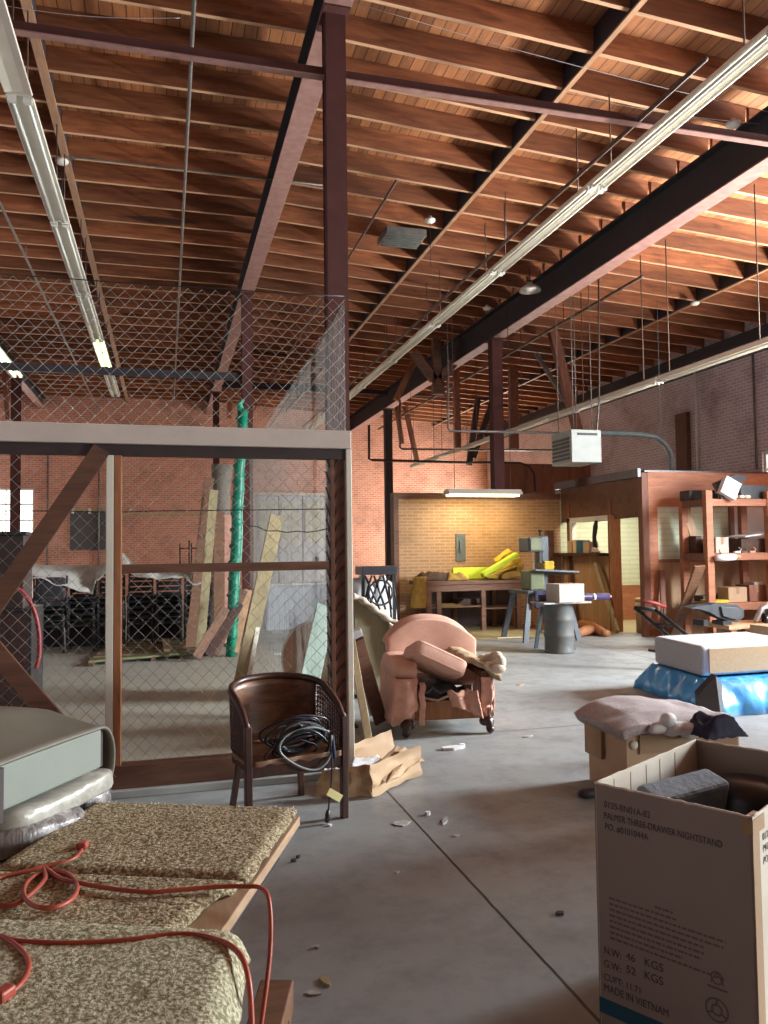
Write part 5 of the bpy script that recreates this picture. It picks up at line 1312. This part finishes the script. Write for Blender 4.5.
# loose seat cushion lying across the arms
Tm = Matrix.Translation((2.35, 6.5, 0)) @ Matrix.Rotation(math.radians(-6), 4, 'Z')
Rc = (Matrix.Rotation(math.radians(-6), 3, 'Z') @ Matrix.Rotation(math.radians(26), 3, 'Y') @ Matrix.Rotation(-.35, 3, 'X'))
t = thing('seat_cushion', 'pink box cushion lying tilted across the armchair', 'cushion', Tm @ V((-.05, .12, .64)))
cc = Tm @ V((-.10, .1, .61))
MB().pillow(cc, (.5, .4, .15), Rc, .25, 26, .15).build('cushion', 'pink_fabric', t)
for s in (-1, 1):
    MB().tube([cc + Rc @ V((.243 * math.copysign(abs(math.cos(a)) ** .25, math.cos(a)), .194 * math.copysign(abs(math.sin(a)) ** .25, math.sin(a)), s * .05)) for a in [2 * PI * k / 40 + .02 for k in range(40)]], .007, 6, closed=True).build('piping', 'pink_torn', t)
# ================================================================ CANE TUB CHAIR
def tub():
    t = thing('cane_tub_chair', 'dark wooden tub chair with cane sides standing before the cage', 'chair', (.685, 4.9, 0), math.radians(12))
    B = lambda mb, n, m, **k: mb.build(n, m, t, world=False, **k)
    def plan(s):          # s 0..1 from front left round the back to front right
        if s < .22: return V((-.3 + .01 * s, -.26 + .3 * s / .22, 0))
        if s > .78: q = (1 - s); return V((.3 - .01 * q, -.26 + .3 * q / .22, 0))
        a = PI - (s - .22) / .56 * PI; return V((.3 * math.cos(a), .04 + .25 * math.sin(a), 0))
    def top(s): return .59 + .2 * math.sin(PI * min(1, max(0, (s - .02) / .96))) ** .55
    rail = [plan(k / 40) + V((0, 0, top(k / 40))) for k in range(41)]
    B(MB().tube(rail, .021, 10), 'top_rail', 'dark_wood')
    zs = .36
    low = lambda s: plan(s) * .97 + V((0, 0, zs + .03))
    def shell(a, c):
        return lambda u, v: (lambda s: lerp(low(s), plan(s) + V((0, 0, top(s) - .01)), v))(a + (c - a) * u)
    B(MB().sheet(shell(.3, .70), 24, 8, .012), 'back_panel', 'chair_panel')
    for (a, c) in ((.03, .29), (.71, .97)):
        mb = MB(); fn = shell(a, c); n, m = 13, 12
        for i in range(n + 1): mb.tube([fn(i / n, k / 8) for k in range(9)], .0045, 4)
        for j in range(m + 1): mb.tube([fn(k / 8, j / m) for k in range(9)], .0045, 4)
        for i in range(-m, n):
            pts = [fn(min(1, max(0, (i + k) / n)), k / m) for k in range(m + 1) if 0 <= i + k <= n]
            if len(pts) > 1: mb.tube(pts, .003, 3)
        B(mb, 'cane_panel', 'dark_wood')
    for s in (.29, .71): B(MB().tube([low(s), plan(s) + V((0, 0, top(s)))], .014, 6), 'back_stile', 'dark_wood')
    for sx in (-1, 1):
        B(MB().bar((sx * .295, -.265, 0), (sx * .3, -.262, .6), .042, .045, (0, 1, 0)), 'front_leg', 'dark_wood', bevel=.006)
        B(MB().bar((sx * .23, .27, 0), (sx * .19, .2, zs + .04), .036, .038, (0, 1, 0)), 'rear_leg', 'dark_wood', bevel=.005)
    def seat(u, v):
        x = (u - .5); y = -.25 + v * .5; hw = .29 if y < .04 else .29 * math.sqrt(max(0, 1 - ((y - .04) / .27) ** 2))
        return V((2 * x * hw, y, zs + .03 + .012 * nz(u * 4, v * 4)))
    B(MB().sheet(seat, 14, 14, .03), 'seat', 'chair_panel')
    B(MB().box((-.28, -.275, zs - .05), (.28, -.245, zs + .03)), 'seat_rail', 'dark_wood', bevel=.005)
    B(MB().box((-.285, -.25, zs - .04), (-.26, .1, zs + .02)).box((.26, -.25, zs - .04), (.285, .1, zs + .02)), 'side_rail', 'dark_wood', bevel=.004)
    def fray(u, v): return V((-.27 + u * .54, -.279 - .006 * math.sin(u * 20), zs + .045 - v * (.03 + .02 * nz(u * 9, 4))))
    B(MB().sheet(fray, 30, 4, .004), 'frayed_edge', 'bench_wood')
    return t
tb = tub()
Tt = Matrix.Translation((.685, 4.9, 0)) @ Matrix.Rotation(math.radians(12), 4, 'Z')
# cable coil on the chair
t = thing('cable_coil', 'tangled coil of black and grey cable on the tub chair', 'cable', Tt @ V((.05, -.05, .4)))
rj = random.Random(11)
for k in range(12):
    cx = .05 + rj.uniform(-.06, .06); cz = .475 + rj.uniform(-.03, .05); rx = .15 + rj.uniform(-.05, .05); rz_ = .04 + rj.uniform(0, .07); tilt = rj.uniform(-.45, .3)
    pts = []
    for i in range(28):
        a = 2 * PI * i / 28
        p = V((rx * math.cos(a) + .02 * nz(a, k, 2), -.14 - .08 * math.sin(a) * .6 + .012 * nz(a, k), rz_ * math.sin(a) + .015 * nz(a * 1.0, k, 7)))
        pts.append(Tt @ V((cx + p.x * math.cos(tilt) - p.z * math.sin(tilt), p.y - .01 * k, cz + p.z * math.cos(tilt) + p.x * math.sin(tilt))))
    MB().tube(pts, .0065, 6, closed=True).build('loop', 'black_cable' if k % 6 else 'grey_cable', t)
big = [Tt @ V(p) for p in ((.2, -.27, .52), (.08, -.28, .56), (-.08, -.29, .53), (-.12, -.3, .45), (-.02, -.31, .36), (.1, -.31, .32), (.19, -.3, .38), (.21, -.28, .5))]
MB().tube(smooth_path(big, 6), .007, 6).build('hanging_loop', 'grey_cable', t)
MB().tube(smooth_path([Tt @ V(p) for p in ((.2, -.27, .5), (.2, -.3, .4), (.2, -.305, .28), (.185, -.31, .17), (.17, -.315, .07))], 5), .006, 6).build('lead', 'black_cable', t)
MB().tube([Tt @ V((.17, -.315, .08)), Tt @ V((.165, -.317, .05)), Tt @ V((.16, -.318, .01))], [.011, .016, .012], 8).build('plug', 'black_plastic', t)
MB().tube(smooth_path([Tt @ V(p) for p in ((.22, -.27, .5), (.215, -.3, .42), (.22, -.3, .37))], 4), .011, 6).build('blue_sleeve', 'navy_cloth', t)
q = Tt @ V((.21, -.32, .16)); MB().cbox(q, (.1, .004, .045), Matrix.Rotation(math.radians(12), 3, 'Z') @ Matrix.Rotation(.6, 3, 'Y')).build('yellow_tag', 'tag_yellow', t)
# ================================================================ PAPER BAG
def crumple(p00, p10, p01, p11, seed, amp=.02, n=16, th=.003):
    def fn(u, v):
        p = lerp(lerp(p00, p10, u), lerp(p01, p11, u), v)
        return p + V((nz(u * 3.2, v * 3.2, seed), nz(u * 3.2, v * 3.2, seed + 5), nz(u * 4, v * 4, seed + 9))) * amp
    return MB().sheet(fn, n, n, th, smooth=False)
t = thing('paper_bag', 'torn brown paper bag lying open beside the tub chair', 'paper bag', onz(370, 790, 0))
a, b_, c = onz(312, 797, .01), onz(372, 799, .0), onz(422, 776, .0)
a.z = b_.z = c.z = .012
ta, tb_, tc = ony(330, 770, a.y + .05), ony(372, 770, b_.y + .1), ony(424, 764, c.y + .0)
tm = ony(384, 786, b_.y + .05)
crumple(a, b_, ony(322, 770, a.y + .03), ony(370, 765, b_.y + .04), 1, .02).build('front_panel', 'kraft_paper', t)
crumple(b_, c, ony(370, 765, b_.y + .04), ony(420, 745, c.y + .03), 2, .02).build('end_panel', 'kraft_paper', t)
bk0, bk1 = onz(345, 774, .012), onz(398, 757, .012)
crumple(ony(368, 772, b_.y + .14), ony(387, 783, b_.y + .06), ony(396, 745, b_.y + .5), ony(408, 750, b_.y + .46), 3, .015).build('inner_fold', 'kraft_inside', t)
crumple(ony(387, 783, b_.y + .055), c + V((0, 0, .09)), ony(404, 746, b_.y + .4), ony(425, 760, c.y + .06), 4, .02).build('end_fold', 'kraft_paper', t)
crumple(bk0, bk1, ony(345, 748, bk0.y + .05), ony(391, 729, bk1.y + .05), 5, .015).build('back_flap', 'kraft_paper', t)
crumple(a + V((.02, .04, 0)), bk0, c + V((-.05, .03, 0)), bk1, 6, .0).build('bottom', 'kraft_inside', t)
MB().sheet(lambda u, v: lerp(lerp(ony(350, 768, b_.y + .2), ony(383, 764, b_.y + .3), u), lerp(ony(352, 758, b_.y + .35), ony(380, 756, b_.y + .4), u), v) + V((0, 0, .02 * nz(u * 5, v * 5))), 10, 8, .004).build('white_lining', 'white_paper', t)
tag(crumple(onz(318, 792, .02), onz(342, 794, .02), ony(325, 768, 5.5), ony(343, 768, 5.5), 8, .012).build('blue_paper', 'door_white'), 'pale blue white paper under the tub chair by the bag', 'paper')
# ================================================================ FLOOR LITTER
def chip(label, u, v, w, d, mat, rz, h=.006):
    c = onz(u, v, 0); rr = random.Random(int(u * 7 + v))
    n = 7; pts = [(w / 2 * math.cos(2 * PI * k / n) * rr.uniform(.7, 1.15), d / 2 * math.sin(2 * PI * k / n) * rr.uniform(.7, 1.15), .001) for k in range(n)]
    mb = MB().prism(pts, (0, 0, h)).xf(Matrix.Translation(c) @ Matrix.Rotation(rz, 4, 'Z')); return tag(mb.build('litter_scrap', mat), label, 'scrap')
chip('white paper scrap on the floor in front of the armchair', 453, 749, .2, .09, 'white_paper', .1, .02)
chip('grey wire offcut mat on the floor left of the joint', 401, 824, .12, .1, 'debris_grey', .2)
chip('small pale knot of paper right of the floor joint', 428, 815, .04, .03, 'white_paper', .6, .02)
chip('thin pale stick lying right of the floor joint', 445, 822, .03, .13, 'debris_grey', -.5, .012)
chip('pale crumb beside the stick', 456, 836, .05, .03, 'debris_grey', .3)
chip('yellowish wood chip on the dark floor near the table', 326, 983, .03, .07, 'weathered_plank', .3, .01)
chip('grey chip next to the yellowish one', 313, 994, .06, .03, 'debris_grey', -.4)
chip('tiny white chip below the tub chair', 330, 826, .03, .02, 'white_paper', 0, .01)
chip('dark pebble on the floor right of the carpet table', 294, 862, .03, .02, 'steel_dark', 0, .015)
chip('second dark pebble on the floor right of the carpet table', 298, 858, .025, .02, 'steel_dark', 0, .012)
chip('small grey scrap on the floor beside the table edge', 317, 948, .03, .025, 'debris_grey', .4, .01)
chip('tan scrap on the floor in the middle of the shop', 520, 685, .14, .04, 'kraft_paper', .1, .01)
chip('pale scrap on the floor right of the armchair', 528, 737, .1, .04, 'debris_grey', .3, .01)
chip('small pale scrap beside the armchair scrap', 462, 745, .06, .04, 'white_paper', .8, .01)
chip('grey crumb in the middle of the dark floor', 397, 873, .03, .025, 'debris_grey', 0, .01)
chip('dark crumb on the floor left of the large carton', 560, 915, .04, .03, 'steel_dark', 0, .012)
tag(MB().pillow(onz(589, 793, .03), (.16, .08, .06), None, .8, 12).build('black_scrap', 'black_plastic'), 'black rubber scrap at the corner of the tan carton', 'scrap')
# ================================================================ CARPETED TABLE
ZT = .8
TL, TR = V((-.216, 2.695, 0)), V((.396, 2.441, 0))
x_ = (TR - TL).normalized(); y_ = V((-x_.y, x_.x, 0)); WT = (TR - TL).length; LT = 1.75
Rt = Matrix((x_, y_, V((0, 0, 1)))).transposed()
O = TR - x_ * WT * .5
OT = O - y_ * LT        # near edge centre
t = thing('carpet_table', 'low board table topped with carpet pieces in the foreground', 'table', (O - y_ * LT / 2))
loc = lambda a, d, z: O + x_ * a - y_ * d + V((0, 0, z))   # a across from centre, d towards the viewer
def slabq(a0, a1, d0, d1, z0, z1):
    return MB().prism([loc(a0, d0, z0), loc(a1, d0, z0), loc(a1, d1, z0), loc(a0, d1, z0)], (0, 0, z1 - z0))
slabq(-WT / 2, WT / 2, 0, LT, ZT - .04, ZT - .012).build('top', 'ply_edge', t, bevel=.003)
slabq(-WT / 2 + .05, WT / 2 - .05, .06, LT - .06, ZT - .12, ZT - .04).build('apron', 'steel_dark', t)
for a in (-WT / 2 + .12, WT / 2 - .2):
    for d in (.15, LT - .15):
        slabq(a - .025, a + .025, d - .025, d + .025, 0, ZT - .04).build('leg', 'steel_dark', t)
p1 = onz(277, 979, .5); p2 = onz(264, 1024, .5); dv = (p2 - p1).normalized(); sv = V((-dv.y, dv.x, 0))
t = thing('sawhorse', 'brown timber sawhorse standing under the near edge of the carpet table', 'sawhorse', V((p1.x, p1.y, 0)) + dv * .3)
MB().bar(p1 - V((0, 0, .04)), p1 + dv * .75 - V((0, 0, .04)), .085, .08).build('beam', 'bench_wood', t, bevel=.004)
for d_ in (.1, .65):
    for sg_ in (-1, 1):
        q_ = p1 + dv * d_ + sv * .02 * sg_; MB().bar(q_ - V((0, 0, .06)), V((q_.x, q_.y, 0)) + sv * .12 * sg_, .05, .03, dv).build('leg', 'bench_wood', t)
def carpet(label, a0, a1, d0, d1, z, th, mat, seed, rag_=.012, round_=.0, rfun=None):
    nu, nv = 110, 90
    def fn(u, v):
        aa = a0 + (a1 - a0) * u; d = d0 + (d1 - d0) * v
        if rfun: aa = a0 + (rfun(d) - a0) * u
        e = min(u * (a1 - a0), (1 - u) * (a1 - a0), v * (d1 - d0), (1 - v) * (d1 - d0))
        z_ = z + th * min(1, .35 + e / .03) + .003 * nz(aa * 95, d * 95, seed) + .0015 * nz(aa * 9, d * 9, seed)
        if round_: 
            k = max(0, 1 - (1 - u) * (a1 - a0) / round_); z_ -= round_ * .9 * k ** 2.2
            k = max(0, 1 - v * (d1 - d0) / .03); z_ -= 0.010 * k ** 2
        off = rag_ * (nz(aa * 12, d * 12, seed + 3))
        edge = 1 if (u in (0, 1) or v in (0, 1)) else 0
        return loc(aa + off * edge, d + off * edge * .7, z_)
    return tag(MB().sheet(fn, nu, nv, th * .9).build('carpet', mat), label, 'carpet')
carpet('tan tufted carpet piece at the far end of the table', -WT / 2 - .0, WT / 2 - .012, .0, .515, ZT - .012, .016, 'carpet_tan', 3)
carpet('dark tufted carpet strip across the middle of the table', -WT / 2 - .0, WT / 2 - .03, .52, .9, ZT - .012, .013, 'carpet_tan', 8, rfun=lambda d: WT / 2 - .015 - .05 * min(1, max(0, (d - .51) / .12)) - .02 * max(0, min(1, (d - .62) / .2)))
carpet('pale shaggy carpet piece at the near end of the table', -WT / 2 - .02, WT / 2 + .05, .83, LT + .03, ZT + .004, .022, 'carpet_pale', 15, .012, .035, rfun=lambda d: WT / 2 + .075 + .2 * (d - .83))
# loose tufts on the far edge
mb = MB(); rj = random.Random(4)
for k in range(50):
    a = rj.uniform(-WT / 2, WT / 2); p = loc(a, rj.uniform(-.004, .006), ZT + .002)
    mb.tube([p, p + V((rj.uniform(-.01, .01), rj.uniform(0, .01), rj.uniform(.004, .014)))], .0022, 3)
o = mb.build('carpet_fluff', 'cream_padding'); tag(o, 'pale frayed fibres along the far edge of the carpet', 'fibres', kind='stuff')
# orange extension cord
zc = ZT + .006
f2 = lambda x, y: (x / 2.477, 800 + y / 2.477)
def oncarpet(x, y, dz=0): u, v = f2(x, y); return onz(u, v, zc + .012 + dz)
t = thing('extension_cord', 'orange extension cord looped over the carpeted table', 'cord', oncarpet(200, 205))
A_ = [oncarpet(*p) for p in ((205, 118), (190, 140), (160, 155), (115, 163), (60, 178), (0, 192), (-40, 215))]
MB().tube(smooth_path(A_, 6), .0054, 8).build('cord_end', 'orange_cord', t)
lp = [oncarpet(125 + 66 * math.cos(a) - 8 * math.sin(a), 222 + 46 * math.sin(a), .006 * (1 + math.sin(a * 1))) for a in [2 * PI * k / 30 for k in range(30)]]
MB().tube(lp, .0054, 8, closed=True).build('cord_loop', 'orange_cord', t)
A2_ = [oncarpet(*p, .004) for p in ((-40, 250), (0, 262), (40, 258), (80, 230), (112, 195), (110, 168), (150, 195), (200, 206), (280, 220), (370, 228), (450, 222), (540, 215), (610, 214), (645, 218))]
e_ = A2_[-1]
dn = [e_ + x_ * .03 - y_ * .035 + V((0, 0, -.012)), e_ + x_ * .05 - y_ * .1 + V((0, 0, -.09)), e_ + x_ * .045 - y_ * .16 + V((0, 0, -.22)), e_ + x_ * .03 - y_ * .2 + V((0, 0, -.36)), e_ + x_ * .05 - y_ * .22 + V((0, 0, -.5)), e_ + x_ * .1 - y_ * .3 + V((0, 0, -.8))]
MB().tube(smooth_path(A2_ + dn, 6), .0054, 8).build('cord_run', 'orange_cord', t)
def oc2(x, y, dz=0): u, v = f2(x, y); return onz(u, v, ZT + .046 + dz)
A3_ = [oc2(*p) for p in ((-60, 330), (0, 338), (40, 349), (150, 355), (250, 352), (330, 346), (420, 334), (480, 334), (535, 346), (580, 368))]
e_ = A3_[-1]
dn = [e_ + x_ * .035 - y_ * .04 + V((0, 0, -.012)), e_ + x_ * .06 - y_ * .09 + V((0, 0, -.06)), e_ + x_ * .075 - y_ * .14 + V((0, 0, -.16)), e_ + x_ * .075 - y_ * .17 + V((0, 0, -.4)), e_ + x_ * .1 - y_ * .2 + V((0, 0, -.83))]
MB().tube(smooth_path(A3_ + dn, 6), .0056, 8).build('cord_run', 'orange_cord', t)
A4_ = [oc2(*p) for p in ((5, 338), (45, 366), (70, 400), (62, 440), (35, 472), (10, 490))]
MB().tube(smooth_path(A4_, 6), .0056, 8).build('cord_end', 'orange_cord', t)
def plug(p, d):
    R_ = frame(d); q = p + V((0, 0, .006))
    o = MB().cbox(q, (.034, .024, .022), R_).build('plug', 'orange_cord', t, bevel=.005)
    mb = MB()
    for s in (-.006, .006): mb.cbox(q + R_ @ V((.024, s, 0)), (.018, .0015, .006), R_)
    mb.build('prongs', 'aluminium', o)
plug(A_[0], A_[0] - A_[1]); plug(A4_[-1], A4_[-1] - A4_[-2])
# ================================================================ CUSHION STACK ON THE GREY TABLE
ZG = .765
Aq, Bq = onz(10, 812, ZG + .14), onz(107, 768, ZG + .14)
Aq.z = Bq.z = ZG
e1_ = (Bq - Aq); e1_.z = 0; LQ = e1_.length / .93; e1_.normalize(); e2_ = V((0, 0, 1)).cross(e1_)
RQ = Matrix((e1_, e2_, V((0, 0, 1)))).transposed()
q3 = lambda a, d, z: Aq + e1_ * a + e2_ * d + V((0, 0, z - Aq.z))
t = thing('grey_table', 'pale grey table under the stacked cushions', 'table', q3(.1, .4, 0))
def slab2(a0, a1, d0, d1, z0, z1): return MB().prism([q3(a0, d0, z0), q3(a1, d0, z0), q3(a1, d1, z0), q3(a0, d1, z0)], (0, 0, z1 - z0))
slab2(-.9, LQ + .02, -.035, .62, ZG - .03, ZG).build('top', 'table_grey', t, bevel=.004)
for a in (-.8, LQ - .15):
    for d in (.05, .55): slab2(a, a + .05, d, d + .05, 0, ZG - .03).build('leg', 'steel_dark', t)
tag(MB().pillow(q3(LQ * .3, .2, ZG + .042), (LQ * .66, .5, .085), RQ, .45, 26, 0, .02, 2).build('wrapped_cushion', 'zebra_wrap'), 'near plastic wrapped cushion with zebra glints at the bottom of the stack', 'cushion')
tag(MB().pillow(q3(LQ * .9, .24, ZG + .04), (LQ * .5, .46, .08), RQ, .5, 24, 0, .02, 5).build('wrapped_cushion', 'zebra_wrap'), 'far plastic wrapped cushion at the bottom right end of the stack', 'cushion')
tilt = RQ @ Matrix.Rotation(-.0, 3, 'X')
tag(MB().pillow(q3(LQ * .54, .24, ZG + .1), (LQ * 1.05, .52, .075), RQ, .35, 30, 0, .012, 9).build('silver_cushion', 'silver_wrap'), 'silver plastic wrapped cushion in the middle of the stack', 'cushion')
zb = ZG + .14; 
t = thing('foam_cushion', 'big grey green foam cushion with loose taupe vinyl cover on top of the stack', 'cushion', q3(LQ * .4, .3, zb))
fa0, fa1, fh = -.02, LQ * .93, .125
slab2(fa0, fa1, .02, .62, zb, zb + fh).build('foam', 'foam_face', t, bevel=.008)
def cover(u, v):
    a = fa0 - .02 + u * (fa1 - fa0 + .02); d = .015 + v * .62
    dome = .095 * math.sin(PI * min(1, .08 + .92 * v)) ** .8 * (.5 + .5 * math.sin(PI * min(1, u * .85 + .12)))
    return q3(a, d, zb + fh + .004 + dome * min(1, .15 + 2.5 * v))
def cover2(u, v):
    """curls over the right hand end"""
    d = .015 + v * .62; ang = u * PI * .95; r = .105
    dome = .095 * math.sin(PI * min(1, .08 + .92 * v)) ** .8 * (.5 + .5 * math.sin(PI * .97)) * min(1, .15 + 2.5 * v)
    return q3(fa1 + .07 * math.sin(ang), d, zb + fh - r * (1 - math.cos(ang)) + .004 + dome * (1 - u) * 1.0)
nu = 30
def cov(u, v):
    s = u * 1.35
    return cover(s, v) if s <= 1 else cover2((s - 1) / .35, v)
MB().sheet(cov, 54, 24, .008).build('vinyl_cover', 'taupe_vinyl', t)
slab2(fa1 + .002, fa1 + .02, .03, .6, zb + .0, zb + fh - .01).build('dark_lining', 'lining_dark', t)
slab2(fa0 - .02, fa0 - .004, .0, .62, zb - .02, zb + fh).build('dark_lining', 'lining_dark', t)
# ================================================================ DAYLIGHT AND LAMPS
w = bpy.data.worlds.new('world'); scene.world = w; w.use_nodes = True
bg = w.node_tree.nodes['Background']; bg.inputs['Color'].default_value = (.72, .83, 1, 1); bg.inputs['Strength'].default_value = 1.0
def area(name, loc, target, sx, sy, power, col, spread=PI):
    l = bpy.data.lights.new(name, 'AREA'); l.shape = 'RECTANGLE'; l.size = sx; l.size_y = sy; l.energy = power; l.color = col; l.spread = spread
    o = bpy.data.objects.new(name, l); COL.objects.link(o); o.location = loc
    d = V(target) - V(loc); o.rotation_euler = d.to_track_quat('-Z', 'Y').to_euler(); return o
# lights added at the unseen openings stand in for daylight
ym = (DR[0] + DR[1]) / 2; xh = (DH[0] + DH[1]) / 2; yd = (DS[0] + DS[1]) / 2; yr = (DB[0] + DB[1]) / 2
area('sky_daylight', (X1 + .2, DR[0] + 1, 4.05), (0, DR[0] + 4.6, -.5), 2.0, 2.7, 1250, (.86, .94, 1.0), 1.75)  # added at the right opening, aimed away from the near floor
area('added_uplight', (X1 + 3.2, ym, .05), (X1 + 3.2, ym, 5), 5.0, 5.5, 20000, (1.0, .96, .9))  # unseen upward light added outside the opening to brighten the roof
area('side_daylight', (X1 + .3, yd, 1.95), (1, 1.2, 1.0), DS[1] - DS[0], 3.6, 380, (.93, .98, .97), 1.5)  # added for low daylight from the unseen side opening
area('rear_fill', (X1 + .3, yr, 1.7), (0, yr, 1.7), DB[1] - DB[0], 3.0, 1300, (1.0, .95, .9))  # unseen light added to brighten the right part of the back wall
area('high_fill', (xh, Y0 - .3, 4.3), (xh, 10, 4.0), DH[1] - DH[0], 2.1, 70, (1.0, .97, .93))  # weak fill added behind the viewer for the far walls
area('window_daylight', ((WL[0] + WL[1]) / 2, Y1 - .1, 3.0), ((WL[0] + WL[1]) / 2, 0, 1.5), 1.6, 1.4, 160, (1, .97, .9))
area('bench_lamp', BENCH_LAMP - V((0, 0, .08)), BENCH_LAMP - V((0, -.35, 2)), 1.4, .2, 40, (1, .8, .45))
area('office_fill', (9.1, 13.9, 2.7), (9.1, 13.9, 0), .8, .8, 90, (1, .95, .8))  # unseen light added to brighten the office interior
vs = scene.view_settings; vs.view_transform = 'Standard'; vs.look = 'None'; vs.exposure = 0.12; vs.gamma = 1.0; vs.use_curve_mapping = False
scene.display_settings.display_device = 'sRGB'
scene.cycles.use_denoising = True
